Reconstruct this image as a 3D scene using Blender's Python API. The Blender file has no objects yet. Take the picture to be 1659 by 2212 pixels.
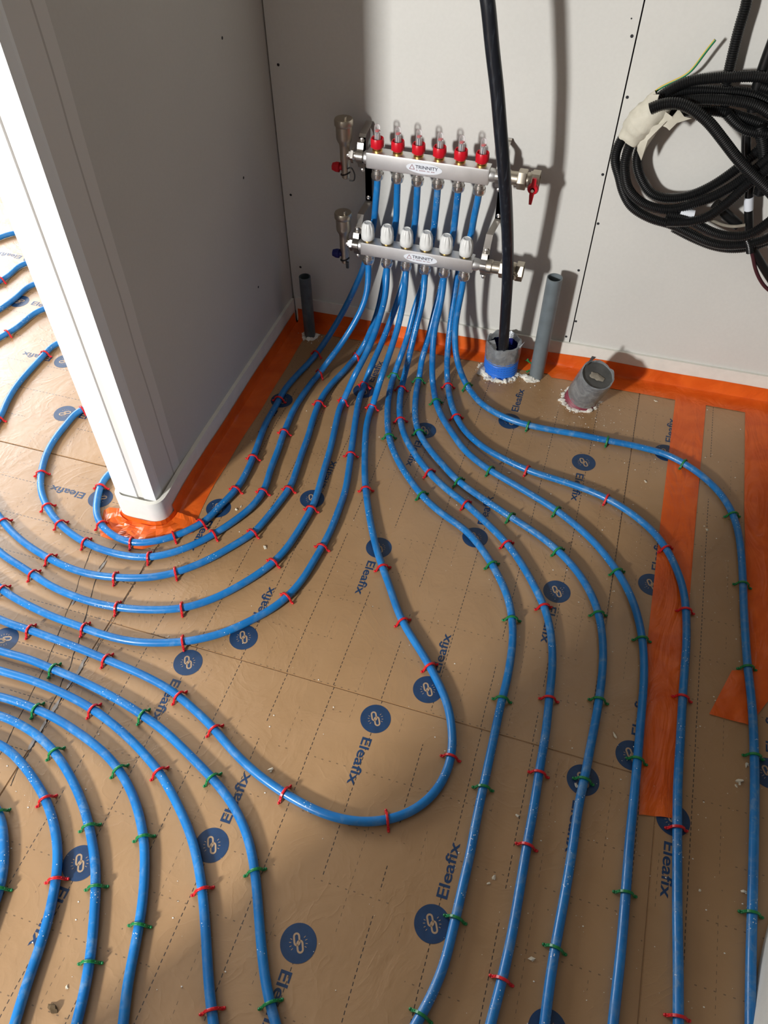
import bpy, bmesh, math, random
from mathutils import Vector, Matrix, noise
R = random.Random(7)
C = bpy.context.scene.collection
sc = bpy.context.scene

# ------------------------------------------------------------------ camera
CAM_H = 1.40
FPX = 1678.4
PITCH, ROLL, YAW = 0.86307532, -0.00317408, 0.30403306
def cam_matrix():
    fh = Vector((-math.sin(YAW), math.cos(YAW), 0)); right = Vector((math.cos(YAW), math.sin(YAW), 0))
    fwd = fh*math.cos(PITCH) + Vector((0, 0, -math.sin(PITCH))); up = right.cross(fwd)
    r2 = right*math.cos(ROLL) + up*math.sin(ROLL); u2 = -right*math.sin(ROLL) + up*math.cos(ROLL)
    m = Matrix((r2, u2, -fwd)).transposed()
    return m
CM = cam_matrix()
cam = bpy.data.cameras.new('camera'); camo = bpy.data.objects.new('camera', cam); C.objects.link(camo)
cam.sensor_fit = 'VERTICAL'; cam.sensor_height = 36.0; cam.lens = FPX/2212*36.0
cam.clip_start = 0.02
camo.matrix_world = Matrix.Translation((0, 0, CAM_H)) @ CM.to_4x4()
sc.camera = camo

# ------------------------------------------------------------------ world, light, exposure
sc.view_settings.view_transform = 'Standard'; sc.view_settings.look = 'None'
sc.view_settings.gamma = 1; sc.view_settings.use_curve_mapping = False
sc.view_settings.exposure = 0.0
W = bpy.data.worlds.new('daylight'); sc.world = W; W.use_nodes = True
W.node_tree.nodes['Background'].inputs[0].default_value = (0.80, 0.90, 1.0, 1)
W.node_tree.nodes['Background'].inputs[1].default_value = 1.0
sc.cycles.max_bounces = 10; sc.cycles.diffuse_bounces = 6; sc.cycles.caustics_reflective = False
sc.cycles.caustics_refractive = False; sc.cycles.sample_clamp_indirect = 4.0

def area(name, loc, rot, sx, sy, power, col):
    l = bpy.data.lights.new(name, 'AREA'); l.shape = 'RECTANGLE'; l.size = sx; l.size_y = sy
    l.energy = power; l.color = col
    o = bpy.data.objects.new(name, l); o.location = loc; o.rotation_euler = rot; C.objects.link(o)
    return o
# daylight entering through the two window openings of the shell (front-left and far-left)
area('daylight_front', (-1.76, -1.97, 1.62), (math.radians(90), 0, 0), 0.24, 0.34, 168, (1.0, 0.99, 0.97))
area('daylight_left', (-3.96, 2.6, 1.50), (math.radians(90), 0, math.radians(-90)), 2.7, 1.5, 195, (0.93, 0.96, 1.0))

# pixel of the survey photo -> point on a horizontal plane z / on a vertical plane y
def ray(px, py): return (CM @ Vector((px-829.5, -(py-1106.0), -FPX))).normalized()
def F(px, py, z=0.0):
    d = ray(px, py); return Vector((0, 0, CAM_H)) + d*((z-CAM_H)/d.z)
def V(px, py, y):
    d = ray(px, py); return Vector((0, 0, CAM_H)) + d*(y/d.y)
def yw(x): return 1.798 + 0.022*(x+0.834)       # face line of the back wall boards

# ------------------------------------------------------------------ helpers
ORG = {}
def tag(o, label=None, cat=None, group=None, kind=None):
    if label: o['label'] = label
    if cat: o['category'] = cat
    if group: o['group'] = group
    if kind: o['kind'] = kind
    return o
def empty(name, loc, label, cat, group=None):
    o = bpy.data.objects.new(name, None); C.objects.link(o); o.location = loc; o.empty_display_size = 0.02
    ORG[o.name] = Vector(loc); return tag(o, label, cat, group)
def obj(name, bm, mat, parent=None, smooth=True, loc=None):
    me = bpy.data.meshes.new(name)
    if parent is not None: off = ORG[parent.name]
    elif loc is not None: off = Vector(loc)
    else:
        xs = [v.co for v in bm.verts]
        mn = Vector([min(c[i] for c in xs) for i in range(3)]); mx = Vector([max(c[i] for c in xs) for i in range(3)])
        off = Vector(((mn.x+mx.x)/2, (mn.y+mx.y)/2, mn.z))
    bmesh.ops.translate(bm, verts=bm.verts, vec=-off)
    bm.to_mesh(me); bm.free()
    mats = mat if isinstance(mat, (list, tuple)) else [mat]
    for m in mats: me.materials.append(m)
    if smooth:
        for p in me.polygons: p.use_smooth = True
        try: me.set_sharp_from_angle(angle=math.radians(40))
        except Exception: pass
    o = bpy.data.objects.new(name, me); C.objects.link(o)
    if parent is not None: o.parent = parent
    else: o.location = off
    ORG[o.name] = off
    return o
def struct(name, bm, mat, smooth=False):
    o = obj(name, bm, mat, None, smooth); o['kind'] = 'structure'; return o

def box(bm, x0, x1, y0, y1, z0, z1, bev=0.0, mi=0):
    vs = [bm.verts.new((x, y, z)) for z in (z0, z1) for y in (y0, y1) for x in (x0, x1)]
    fs = [(0, 2, 3, 1), (4, 5, 7, 6), (0, 1, 5, 4), (2, 6, 7, 3), (0, 4, 6, 2), (1, 3, 7, 5)]
    faces = [bm.faces.new([vs[i] for i in f]) for f in fs]
    for f in faces: f.material_index = mi
    if bev > 0:
        es = list({e for f in faces for e in f.edges})
        bmesh.ops.bevel(bm, geom=es, offset=bev, segments=2, affect='EDGES', profile=0.7)
    return faces
def prism(bm, pts, z0, z1, bev=0):
    a = [bm.verts.new((p[0], p[1], z0)) for p in pts]; b = [bm.verts.new((p[0], p[1], z1)) for p in pts]
    n = len(pts); fs = [bm.faces.new(b), bm.faces.new(a[::-1])]
    for i in range(n): fs.append(bm.faces.new((a[i], a[(i+1) % n], b[(i+1) % n], b[i])))
    if bev: bmesh.ops.bevel(bm, geom=list(fs[0].edges), offset=bev, segments=2, affect='EDGES')
    return fs
def frames(P):
    T = []
    for i in range(len(P)):
        a = P[max(0, i-1)]; b = P[min(len(P)-1, i+1)]; T.append((b-a).normalized())
    n = Vector((0, 0, 1)) if abs(T[0].z) < 0.9 else Vector((1, 0, 0))
    n = (n - T[0]*n.dot(T[0])).normalized(); N = [n]
    for i in range(1, len(P)):
        n = N[-1] - T[i]*N[-1].dot(T[i]); N.append(n.normalized())
    return T, N
def tube(bm, P, r, seg=12, cap=True, mi=0):
    P = [Vector(p) for p in P]; T, N = frames(P); rings = []
    for i, p in enumerate(P):
        B = T[i].cross(N[i]); rr = r(i) if callable(r) else r
        rings.append([bm.verts.new(p + (N[i]*math.cos(2*math.pi*k/seg) + B*math.sin(2*math.pi*k/seg))*rr) for k in range(seg)])
    for a, b in zip(rings, rings[1:]):
        for k in range(seg):
            f = bm.faces.new((a[k], a[(k+1) % seg], b[(k+1) % seg], b[k])); f.material_index = mi
    if cap:
        bm.faces.new(rings[0][::-1]).material_index = mi; bm.faces.new(rings[-1]).material_index = mi
    return rings
def lathe(bm, prof, seg=20, M=Matrix(), cap=True, rf=None):
    """prof: list of (radius, height); axis = local z of M"""
    rings = []
    for r, z in prof:
        ring = []
        for k in range(seg):
            a = 2*math.pi*k/seg; q = r*(rf(a, z) if rf else 1)
            ring.append(bm.verts.new(M @ Vector((q*math.cos(a), q*math.sin(a), z))))
        rings.append(ring)
    for a, b in zip(rings, rings[1:]):
        for k in range(seg): bm.faces.new((a[k], a[(k+1) % seg], b[(k+1) % seg], b[k]))
    if cap: bm.faces.new(rings[0][::-1]); bm.faces.new(rings[-1])
def Mt(x, y, z): return Matrix.Translation((x, y, z))
RX = Matrix.Rotation(math.pi/2, 4, 'X'); RY = Matrix.Rotation(math.pi/2, 4, 'Y')
def aim(p, d):
    q = Vector((0, 0, 1)).rotation_difference(Vector(d).normalized()); return Matrix.Translation(p) @ q.to_matrix().to_4x4()
def ball(bm, c, r, sub=2, s=(1, 1, 1)):
    g = bmesh.ops.create_icosphere(bm, subdivisions=sub, radius=r)
    for v in g['verts']: v.co = Vector((v.co.x*s[0], v.co.y*s[1], v.co.z*s[2])) + Vector(c)
    return g['verts']
def lump(bm, c, r, s=(1, 1, 1), sub=2, amp=0.35, fr=60, seed=0):
    vs = ball(bm, (0, 0, 0), r, sub, s)
    for v in vs:
        k = noise.noise((v.co + Vector(c))*fr + Vector((seed, seed*2, 0)))
        v.co = v.co*(1 + amp*k*2) + Vector(c)
def chip(bm, c, r, s=(1, 1, 1), rr=R, n=11):
    b2 = bmesh.new(); rot = rr.uniform(0, 6.28); cc, ss = math.cos(rot), math.sin(rot)
    for _ in range(n):
        v = Vector((rr.gauss(0, 1), rr.gauss(0, 1), rr.gauss(0, 1))).normalized()*r*rr.uniform(.75, 1.15); v = Vector((v.x*s[0], v.y*s[1], v.z*s[2]))
        b2.verts.new((v.x*cc-v.y*ss, v.x*ss+v.y*cc, v.z))
    g3 = bmesh.ops.convex_hull(b2, input=b2.verts); mp = {}
    for f in b2.faces:
        vs = []
        for v in f.verts:
            if v.index < 0 or v not in mp: mp[v] = bm.verts.new(v.co+Vector(c))
            vs.append(mp[v])
        bm.faces.new(vs)
    b2.free()
def smooth_path(pts, step=0.008, it=12):
    P = [Vector(p) for p in pts]
    P = [2*P[0]-P[1]] + P + [2*P[-1]-P[-2]]; out = []
    for i in range(1, len(P)-2):
        p0, p1, p2, p3 = P[i-1:i+3]; n = max(2, int((p2-p1).length/step))
        for k in range(n):
            t = k/n
            out.append(0.5*((2*p1) + (p2-p0)*t + (2*p0-5*p1+4*p2-p3)*t*t + (3*p1-p0-3*p2+p3)*t**3))
    out.append(P[-2].copy())
    # even resample
    res = [out[0]]; acc = 0
    for a, b in zip(out, out[1:]):
        L = (b-a).length
        while acc + L >= step:
            a = a + (b-a)*((step-acc)/L); L = (b-a).length; acc = 0; res.append(a.copy())
            if L < 1e-9: break
        acc += L
    if (res[-1]-out[-1]).length > step*0.3: res.append(out[-1])
    for _ in range(it):
        res = [res[0]] + [(res[i-1]+res[i]*2+res[i+1])/4 for i in range(1, len(res)-1)] + [res[-1]]
    return res

# ------------------------------------------------------------------ materials
class NT:
    def __init__(s, name):
        s.m = bpy.data.materials.new(name); s.m.use_nodes = True; s.t = s.m.node_tree
        s.b = s.t.nodes['Principled BSDF']; s.out = s.t.nodes['Material Output']
    def n(s, ty, **kw):
        x = s.t.nodes.new(ty)
        for k, v in kw.items(): setattr(x, k, v)
        return x
    def put(s, sock, v):
        if hasattr(v, 'is_output') or isinstance(v, bpy.types.NodeSocket): s.t.links.new(v, sock)
        elif isinstance(v, (tuple, list)) and len(v) == 3 and sock.type == 'RGBA': sock.default_value = (*v, 1)
        else: sock.default_value = v
    def math(s, op, a, b=None, c=None):
        x = s.n('ShaderNodeMath', operation=op); s.put(x.inputs[0], a)
        if b is not None: s.put(x.inputs[1], b)
        if c is not None: s.put(x.inputs[2], c)
        return x.outputs[0]
    def mix(s, f, a, b):
        x = s.n('ShaderNodeMix', data_type='RGBA'); s.put(x.inputs[0], f); s.put(x.inputs[6], a); s.put(x.inputs[7], b)
        return x.outputs[2]
    def pos(s): return s.n('ShaderNodeNewGeometry').outputs['Position']
    def noise(s, scale, detail=3, rough=0.5, vec=None, dist=0):
        x = s.n('ShaderNodeTexNoise'); x.inputs['Scale'].default_value = scale; x.inputs['Detail'].default_value = detail
        x.inputs['Roughness'].default_value = rough; x.inputs['Distortion'].default_value = dist
        s.t.links.new(vec if vec is not None else s.pos(), x.inputs['Vector']); return x.outputs[0]
    def ramp(s, v, lo, hi):
        x = s.n('ShaderNodeMapRange'); s.put(x.inputs[0], v); x.inputs[1].default_value = lo; x.inputs[2].default_value = hi
        return x.outputs[0]
    def bump(s, h, strength=0.3, dist=0.001):
        x = s.n('ShaderNodeBump'); x.inputs['Strength'].default_value = strength; x.inputs['Distance'].default_value = dist
        s.put(x.inputs['Height'], h); s.t.links.new(x.outputs[0], s.b.inputs['Normal'])
    def set(s, **kw):
        names = dict(col='Base Color', rough='Roughness', metal='Metallic', spec='Specular IOR Level', coat='Coat Weight', alpha='Alpha', trans='Transmission Weight', ior='IOR', crough='Coat Roughness', sss='Subsurface Weight')
        for k, v in kw.items(): s.put(s.b.inputs[names[k]], v)
        return s
def simple(name, col, rough=0.5, metal=0.0, var=0.0, scale=40, bump=0.0, bscale=200, spec=0.5):
    t = NT(name); c = col
    if var > 0:
        f = t.ramp(t.noise(scale), 0.3, 0.7)
        c = t.mix(f, tuple(x*(1-var) for x in col), tuple(min(1, x*(1+var)) for x in col))
    t.set(col=c, rough=rough, metal=metal, spec=spec)
    if bump > 0: t.bump(t.noise(bscale, 4), bump, 0.001)
    return t.m

def foil_material(name, x0, y0, swap=False, bs=0.30):
    """kraft coloured film with printed dash grid every 10 cm"""
    t = NT(name); p = t.pos(); s = t.n('ShaderNodeSeparateXYZ'); t.t.links.new(p, s.inputs[0])
    X, Y = (s.outputs[1], s.outputs[0]) if swap else (s.outputs[0], s.outputs[1])
    base = t.mix(t.ramp(t.noise(6, 4), 0.3, 0.7), (0.356, 0.210, 0.097), (0.418, 0.252, 0.122))
    def near(v, off, period, w):
        a = t.math('PINGPONG', t.math('SUBTRACT', v, off), period/2); return t.math('LESS_THAN', a, w)
    wob = t.math('MULTIPLY', t.math('SUBTRACT', t.noise(30, 2), 0.5), 0.0015)
    Xw = t.math('ADD', X, wob); Yw = t.math('ADD', Y, wob)
    heavy = t.math('MULTIPLY', near(Xw, x0, 0.1, 0.0008), t.math('LESS_THAN', t.math('FRACT', t.math('DIVIDE', Y, 0.0100)), 0.60))
    heavy = t.math('MULTIPLY', heavy, t.math('GREATER_THAN', t.noise(5, 2), 0.42))
    light = t.math('MULTIPLY', near(Xw, x0+0.05, 0.1, 0.00055), t.math('LESS_THAN', t.math('FRACT', t.math('DIVIDE', Y, 0.012)), 0.45))
    light = t.math('MULTIPLY', light, t.math('GREATER_THAN', t.noise(9, 2), 0.52))
    rows = t.math('MULTIPLY', near(Yw, y0, 0.1, 0.0009), t.math('LESS_THAN', t.math('FRACT', t.math('DIVIDE', X, 0.0145)), 0.26))
    rows = t.math('MULTIPLY', rows, t.math('GREATER_THAN', t.noise(7, 2), 0.47))
    pr = t.math('MAXIMUM', heavy, t.math('MULTIPLY', t.math('MAXIMUM', light, rows), 0.62))
    col = t.mix(pr, base, (0.035, 0.024, 0.020))
    # pinholes and dirt specks
    v = t.n('ShaderNodeTexVoronoi'); v.inputs['Scale'].default_value = 42; t.t.links.new(p, v.inputs['Vector'])
    sp = t.math('MULTIPLY', t.math('LESS_THAN', v.outputs['Distance'], 0.055), t.math('GREATER_THAN', t.noise(11, 2), 0.56))
    col = t.mix(t.math('MULTIPLY', sp, 0.7), col, (0.07, 0.045, 0.03))
    t.set(col=col, rough=t.math('ADD', t.math('MULTIPLY', t.noise(14, 3), 0.20), 0.24), spec=0.85)
    # wrinkled film: long creases plus fine ripples
    w = t.noise(9, 5, 0.55, dist=1.2); w2 = t.noise(34, 4, 0.6, dist=0.8)
    cre = t.math('POWER', t.math('SUBTRACT', 1.0, t.math('MULTIPLY', t.math('ABSOLUTE', t.math('SUBTRACT', t.noise(7, 3, 0.5, dist=2.2), 0.5)), 9.0)), 3.0)
    cre = t.math('MAXIMUM', cre, 0.0)
    h = t.math('ADD', t.math('ADD', w, t.math('MULTIPLY', w2, 0.12)), t.math('MULTIPLY', cre, 0.10))
    t.bump(h, bs, 0.006)
    return t.m

M = {}
M['foil_a'] = foil_material('kraft film wall board', -0.420, 0.780)
M['foil_b'] = foil_material('kraft film lower board', -0.417, 0.730)
M['foil_c'] = foil_material('kraft film right board', 0.374, 0.760)
M['foil_d'] = foil_material('kraft film left board', 0.98, -1.0, True, 0.20)
M['eps'] = simple('white insulation core', (0.8, 0.8, 0.76), 0.9)
M['screed'] = simple('dark screed', (0.16, 0.10, 0.06), 0.9)
M['navy'] = simple('navy print', (0.011, 0.043, 0.115), 0.42, var=0.15, scale=60, bump=0.15, bscale=40)
M['glyph'] = simple('bare film in print', (0.42, 0.29, 0.18), 0.4)
def board_mat(name, col, band=False):
    t = NT(name); f = t.ramp(t.noise(2.2, 3), 0.3, 0.7)
    c = t.mix(f, tuple(x*0.95 for x in col), tuple(min(1, x*1.04) for x in col))
    g = t.ramp(t.noise(140, 3), 0.3, 0.7); c = t.mix(t.math('MULTIPLY', g, 0.06), c, (0.35, 0.33, 0.30))
    if band:
        s = t.n('ShaderNodeSeparateXYZ'); t.t.links.new(t.pos(), s.inputs[0])
        y = t.math('ADD', s.outputs[1], t.math('MULTIPLY', t.math('SUBTRACT', t.noise(3, 2), 0.5), 0.012))
        b1 = t.math('MULTIPLY', t.math('LESS_THAN', y, 1.075), 0.55)
        b2 = t.math('MULTIPLY', t.math('LESS_THAN', t.math('ABSOLUTE', t.math('SUBTRACT', y, 1.045)), 0.0022), 1.0)
        c = t.mix(b1, c, (0.80, 0.77, 0.74)); c = t.mix(t.math('MULTIPLY', b2, 0.6), c, (0.38, 0.35, 0.32))
    t.set(col=c, rough=0.85, spec=0.25); t.bump(t.noise(500, 2), 0.08, 0.0006); return t.m
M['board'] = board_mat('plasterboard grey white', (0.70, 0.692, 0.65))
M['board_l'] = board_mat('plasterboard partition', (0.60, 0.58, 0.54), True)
M['paint'] = simple('bare grey block wall', (0.32, 0.30, 0.28), 0.9)
M['ceil'] = simple('bare grey ceiling', (0.34, 0.33, 0.32), 0.9)
M['post'] = simple('white primed end trim', (0.84, 0.85, 0.85), 0.5)
M['groove'] = simple('grey sealant', (0.22, 0.225, 0.20), 0.6)
M['joint'] = simple('dark joint', (0.03, 0.02, 0.03), 0.9)
M['foam'] = simple('pale edge foam', (0.80, 0.79, 0.72), 0.7, var=0.04, bump=0.2, bscale=400)
def film_mat():
    t = NT('orange glossy film'); f = t.ramp(t.noise(12, 4, dist=1.0), 0.35, 0.65)
    c = t.mix(f, (0.72, 0.105, 0.008), (0.86, 0.150, 0.015)); t.set(col=c, rough=0.30, spec=0.5, alpha=0.93)
    w = t.n('ShaderNodeMapping'); w.inputs['Scale'].default_value = (9, 3.0, 9); t.t.links.new(t.pos(), w.inputs[0])
    t.bump(t.noise(1.6, 4, 0.5, vec=w.outputs[0], dist=2.2), 0.45, 0.012); return t.m
M['orange'] = film_mat()
def film_mat2():
    t = NT('orange film along wall'); f = t.ramp(t.noise(12, 4, dist=1.0), 0.35, 0.65)
    c = t.mix(f, (0.72, 0.105, 0.008), (0.86, 0.150, 0.015)); t.set(col=c, rough=0.30, spec=0.5, alpha=0.92)
    t.bump(t.noise(14, 4, 0.5, dist=1.3), 0.45, 0.008); return t.m
M['orange2'] = film_mat2()
def pipe_mat(name, dust):
    t = NT(name); p = t.pos()
    col = (0.006, 0.175, 0.50)
    c = t.mix(t.ramp(t.noise(16, 3), 0.3, 0.7), (0.006, 0.150, 0.440), (0.010, 0.205, 0.560))
    sc_ = t.ramp(t.noise(48, 5, 0.7, dist=0.6), 0.50, 0.70)       # chalky scuffs
    c = t.mix(t.math('MULTIPLY', sc_, dust*0.7), c, (0.17, 0.31, 0.47))
    v = t.n('ShaderNodeTexVoronoi'); v.inputs['Scale'].default_value = 190; t.t.links.new(p, v.inputs['Vector'])
    sp = t.math('MULTIPLY', t.math('LESS_THAN', v.outputs['Distance'], 0.17), t.math('GREATER_THAN', t.noise(22, 3), 0.66-0.10*dust))
    c = t.mix(sp, c, (0.75, 0.78, 0.78))
    t.set(col=c, rough=t.math('ADD', t.math('MULTIPLY', sc_, 0.25), 0.30), spec=0.55)
    t.bump(t.noise(120, 3), 0.08, 0.001); return t.m
M['pipe'] = pipe_mat('blue pipe clean', 0.45)
M['pipe_d'] = pipe_mat('blue pipe dusty', 1.0)
M['red'] = simple('red clip plastic', (0.62, 0.012, 0.018), 0.35, var=0.1)
M['green'] = simple('green clip plastic', (0.008, 0.20, 0.055), 0.35, var=0.1)
M['steel'] = simple('brushed stainless steel', (0.80, 0.80, 0.79), 0.42, 1.0, var=0.06, scale=25)
M['nickel'] = simple('nickel plated brass', (0.86, 0.84, 0.80), 0.27, 1.0)
M['nickel_m'] = simple('matt nickel brass', (0.50, 0.45, 0.37), 0.38, 1.0, var=0.05)
M['chrome'] = simple('zinc bracket', (0.76, 0.73, 0.69), 0.30, 1.0)
M['brass'] = simple('brass', (0.70, 0.48, 0.16), 0.3, 1.0)
M['redcap'] = simple('red knob plastic', (0.66, 0.008, 0.022), 0.38)
M['bluecap'] = simple('dark blue cap', (0.01, 0.015, 0.16), 0.4)
M['white'] = simple('white knob plastic', (0.78, 0.79, 0.77), 0.4)
M['sticker'] = simple('white sticker', (0.80, 0.84, 0.90), 0.35)
M['ink'] = simple('sticker ink', (0.06, 0.06, 0.09), 0.5)
M['inkred'] = simple('sticker red ink', (0.30, 0.10, 0.12), 0.5)
g = NT('clear sight glass'); g.set(col=(0.85, 0.88, 0.88), rough=0.04, alpha=0.36, spec=0.9); lw = g.n('ShaderNodeLayerWeight'); lw.inputs[0].default_value = 0.35; g.put(g.b.inputs['Alpha'], g.math('MULTIPLY_ADD', lw.outputs[0], 0.75, 0.10)); M['glass'] = g.m
M['scale'] = simple('white float scale', (0.75, 0.75, 0.74), 0.5)
M['black'] = simple('black rubber', (0.012, 0.012, 0.013), 0.45)
def pe():
    t = NT('black polyethylene pipe'); m = t.n('ShaderNodeMapping'); m.inputs['Scale'].default_value = (200, 200, 12)
    t.t.links.new(t.pos(), m.inputs[0]); f = t.ramp(t.noise(1.0, 5, 0.7, vec=m.outputs[0]), 0.55, 0.8)
    t.set(col=t.mix(t.math('MULTIPLY', f, 0.35), (0.010, 0.012, 0.017), (0.16, 0.19, 0.23)), rough=0.30, spec=0.5); return t.m
M['pe'] = pe()
M['conduit'] = simple('black corrugated conduit', (0.006, 0.0065, 0.007), 0.34)
M['pvc'] = simple('grey pvc pipe', (0.155, 0.185, 0.20), 0.42, var=0.12, scale=30, bump=0.1)
M['pvc_d'] = simple('dark grey pvc pipe', (0.085, 0.105, 0.115), 0.5, var=0.25, scale=40)
M['sleeve'] = simple('blue sleeve', (0.03, 0.19, 0.72), 0.4)
M['sleeve_r'] = simple('dusty maroon sleeve', (0.25, 0.05, 0.075), 0.5, var=0.25, scale=60)
def duct():
    t = NT('grey duct tape'); f = t.ramp(t.noise(35, 5, 0.6, dist=1), 0.4, 0.7)
    t.set(col=t.mix(f, (0.24, 0.255, 0.27), (0.42, 0.44, 0.45)), rough=0.32, metal=0.35); t.bump(t.noise(70, 4, dist=1), 0.5, 0.004); return t.m
M['duct'] = duct()
M['pufoam'] = simple('plaster and foam crumbs', (0.82, 0.80, 0.72), 0.9, var=0.08, bump=0.6, bscale=300)
M['crumb'] = simple('cream crumb', (0.72, 0.66, 0.52), 0.9)
M['cement'] = simple('cement smear', (0.27, 0.24, 0.19), 0.9, var=0.2, scale=80, bump=0.5)
M['plug'] = simple('dark plastic plug', (0.085, 0.085, 0.08), 0.55, var=0.2)
M['masking'] = simple('cream masking tape', (0.66, 0.63, 0.52), 0.65, var=0.10, scale=30, bump=1.0, bscale=90)
M['maroon'] = simple('maroon cable', (0.06, 0.015, 0.02), 0.4)
def earth():
    t = NT('green and yellow wire'); v = t.n('ShaderNodeTexCoord'); s = t.n('ShaderNodeSeparateXYZ')
    t.t.links.new(t.n('ShaderNodeNewGeometry').outputs['Normal'], s.inputs[0])
    t.set(col=t.mix(t.math('GREATER_THAN', t.math('SUBTRACT', s.outputs[2], s.outputs[0]), 0.75), (0.02, 0.22, 0.08), (0.75, 0.50, 0.06)), rough=0.4); return t.m
M['earth'] = earth()
M['screw'] = simple('black drywall screw', (0.02, 0.02, 0.024), 0.8)
M['crack'] = simple('torn seam', (0.03, 0.022, 0.018), 0.8)
M['silver'] = simple('torn film flake', (0.30, 0.27, 0.24), 0.35, 0.3)

# ------------------------------------------------------------------ room shell
XR = 0.56; XL = -4.0; YF = -2.0; YB = 4.5; ZC = 2.45; PX0, PX1, PY = -0.943, -0.843, 0.957
bm = bmesh.new(); box(bm, XL-.1, XR+.1, YF-.1, YB+.1, -0.10, -0.040); struct('floor', bm, M['screed'])
bm = bmesh.new(); box(bm, XL-.1, XR+.1, YF-.1, YB+.1, ZC, ZC+.1); struct('ceiling', bm, M['ceil'])
# back wall: two plasterboard sheets with a dark joint, a corner joint at the left
def wallquad(bm, xa, xb, za, zb, y0f, th):
    pts = [(xa, y0f(xa)), (xb, y0f(xb)), (xb, y0f(xb)+th), (xa, y0f(xa)+th)]
    prism(bm, [(p[0], p[1]) for p in pts], za, zb)
bm = bmesh.new(); wallquad(bm, -0.843, XR+.1, -0.04, ZC, lambda x: yw(x)+.012, 0.09); wb = struct('wall_back', bm, M['joint'])
JX = lambda z: -0.0335
for xa, xb in ((-0.840, -0.0352), (-0.0322, XR)):
    bm = bmesh.new(); wallquad(bm, xa, xb, 0.03, ZC-.001, yw, 0.0125)
    obj('plasterboard_sheet', bm, M['board'], wb, smooth=False)
def screw(parent, p, nrm, r=0.0042):
    bm = bmesh.new(); lathe(bm, [(r*.8, -.001), (r*.8, 0.0003)], 12, aim(p, nrm)); obj('screw', bm, M['screw'], parent, False)
for px, py in ((601, 140), (628, 421), (649, 577), (1365, 78), (1364, 40), (1355, 210), (1302, 377), (1292, 483), (1250, 584), (1244, 694), (1223, 727)):
    p = V(px, py, 1.81); p = V(px, py, yw(p.x)); screw(wb, p, (0, -1, 0), 0.0042 if py != 40 else 0.002)
# partition (left) with end trim
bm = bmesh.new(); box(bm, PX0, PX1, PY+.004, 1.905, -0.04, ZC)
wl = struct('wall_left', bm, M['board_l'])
def PXp(px, py):
    d = ray(px, py); return Vector((0, 0, CAM_H)) + d*(PX1/d.x)
for px, py in ((480, 82), (526, 384), (558, 620)): screw(wl, PXp(px, py), (1, 0, 0), 0.0040)
bm = bmesh.new()   # end trim: two proud white faces and a grey sealant groove between
prism(bm, [(PX0-.0005, PY+.03), (PX0-.0005, PY), (-0.8905, PY), (-0.8895, PY+.006), (-0.8895, PY+.03)], -0.03, ZC)
prism(bm, [(-0.8745, PY+.03), (-0.8745, PY+.006), (-0.8735, PY+.001), (PX1+.0008, PY+.001), (PX1+.0012, PY+.022), (PX1, PY+.03)], -0.03, ZC)
tr = struct('trim_1', bm, M['post'])
bm = bmesh.new(); box(bm, -0.8898, -0.8742, PY+.0052, PY+.025, -0.03, ZC); obj('sealant_groove', bm, M['groove'], tr, smooth=False)
# remaining shell
bm = bmesh.new(); box(bm, XR, XR+.1, YF, 1.92, -0.04, ZC); struct('wall_right', bm, M['paint'])
bm = bmesh.new(); box(bm, -0.943, XR+.1, 1.92, 2.0, -0.04, ZC); struct('wall_rear', bm, M['paint'])
bm = bmesh.new(); box(bm, -0.843, -0.80, 2.0, YB, -0.04, ZC); struct('wall_beyond', bm, M['paint'])
bm = bmesh.new(); LY0, LY1, LZa, LZb = 1.20, 4.00, 0.70, 2.30
box(bm, XL-.1, XL, YF, LY0, -0.04, ZC); box(bm, XL-.1, XL, LY1, YB, -0.04, ZC)
box(bm, XL-.1, XL, LY0, LY1, -0.04, LZa); box(bm, XL-.1, XL, LY0, LY1, LZb, ZC); struct('wall_far_left', bm, M['paint'])
bm = bmesh.new()   # front wall with window opening
WX0, WX1, WZ0, WZ1 = -1.94, -1.58, 1.39, 1.85
box(bm, XL, WX0, YF-.1, YF, -0.04, ZC); box(bm, WX1, XR, YF-.1, YF, -0.04, ZC)
box(bm, WX0, WX1, YF-.1, YF, -0.04, WZ0); box(bm, WX0, WX1, YF-.1, YF, WZ1, ZC); struct('wall_front', bm, M['paint'])
bm = bmesh.new(); box(bm, XL, -0.80, YB, YB+.1, -0.04, ZC); struct('wall_far', bm, M['paint'])
def window(n, a0, a1, z0, z1, c, axis, w):
    bm = bmesh.new()
    def b(p0, p1, q0, q1):
        if axis == 'y': box(bm, p0, p1, c-.03, c+.03, q0, q1)
        else: box(bm, c-.03, c+.03, p0, p1, q0, q1)
    b(a0, a0+w, z0, z1); b(a1-w, a1, z0, z1); b(a0+w, a1-w, z0, z0+w); b(a0+w, a1-w, z1-w, z1)
    struct('window_%d' % n, bm, M['post'])
window(1, WX0, WX1, WZ0, WZ1, YF-.05, 'y', .04); window(2, LY0, LY1, LZa, LZb, XL-.05, 'x', .05)
# added unseen wall behind the camera, keeps front daylight off the right foreground
bm = bmesh.new(); box(bm, -0.72, XR, -0.42, -0.32, -0.04, ZC); struct('wall_light_blocker', bm, M['paint'])

# edge foam (baseboard) along back wall, partition and round its end
bm = bmesh.new(); FT = 0.007
wallquad(bm, -0.834, XR, -0.001, 0.080, lambda x: yw(x)-FT, FT-0.0005)
o = struct('baseboard_back', bm, M['foam'])
def offset_path(pts, d):
    out = []
    for i, p in enumerate(pts):
        a = Vector(pts[max(0, i-1)]); b = Vector(pts[min(len(pts)-1, i+1)]); t = (b-a).normalized()
        out.append(Vector((p[0], p[1])) + Vector((t.y, -t.x))*d)
    return out
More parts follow.
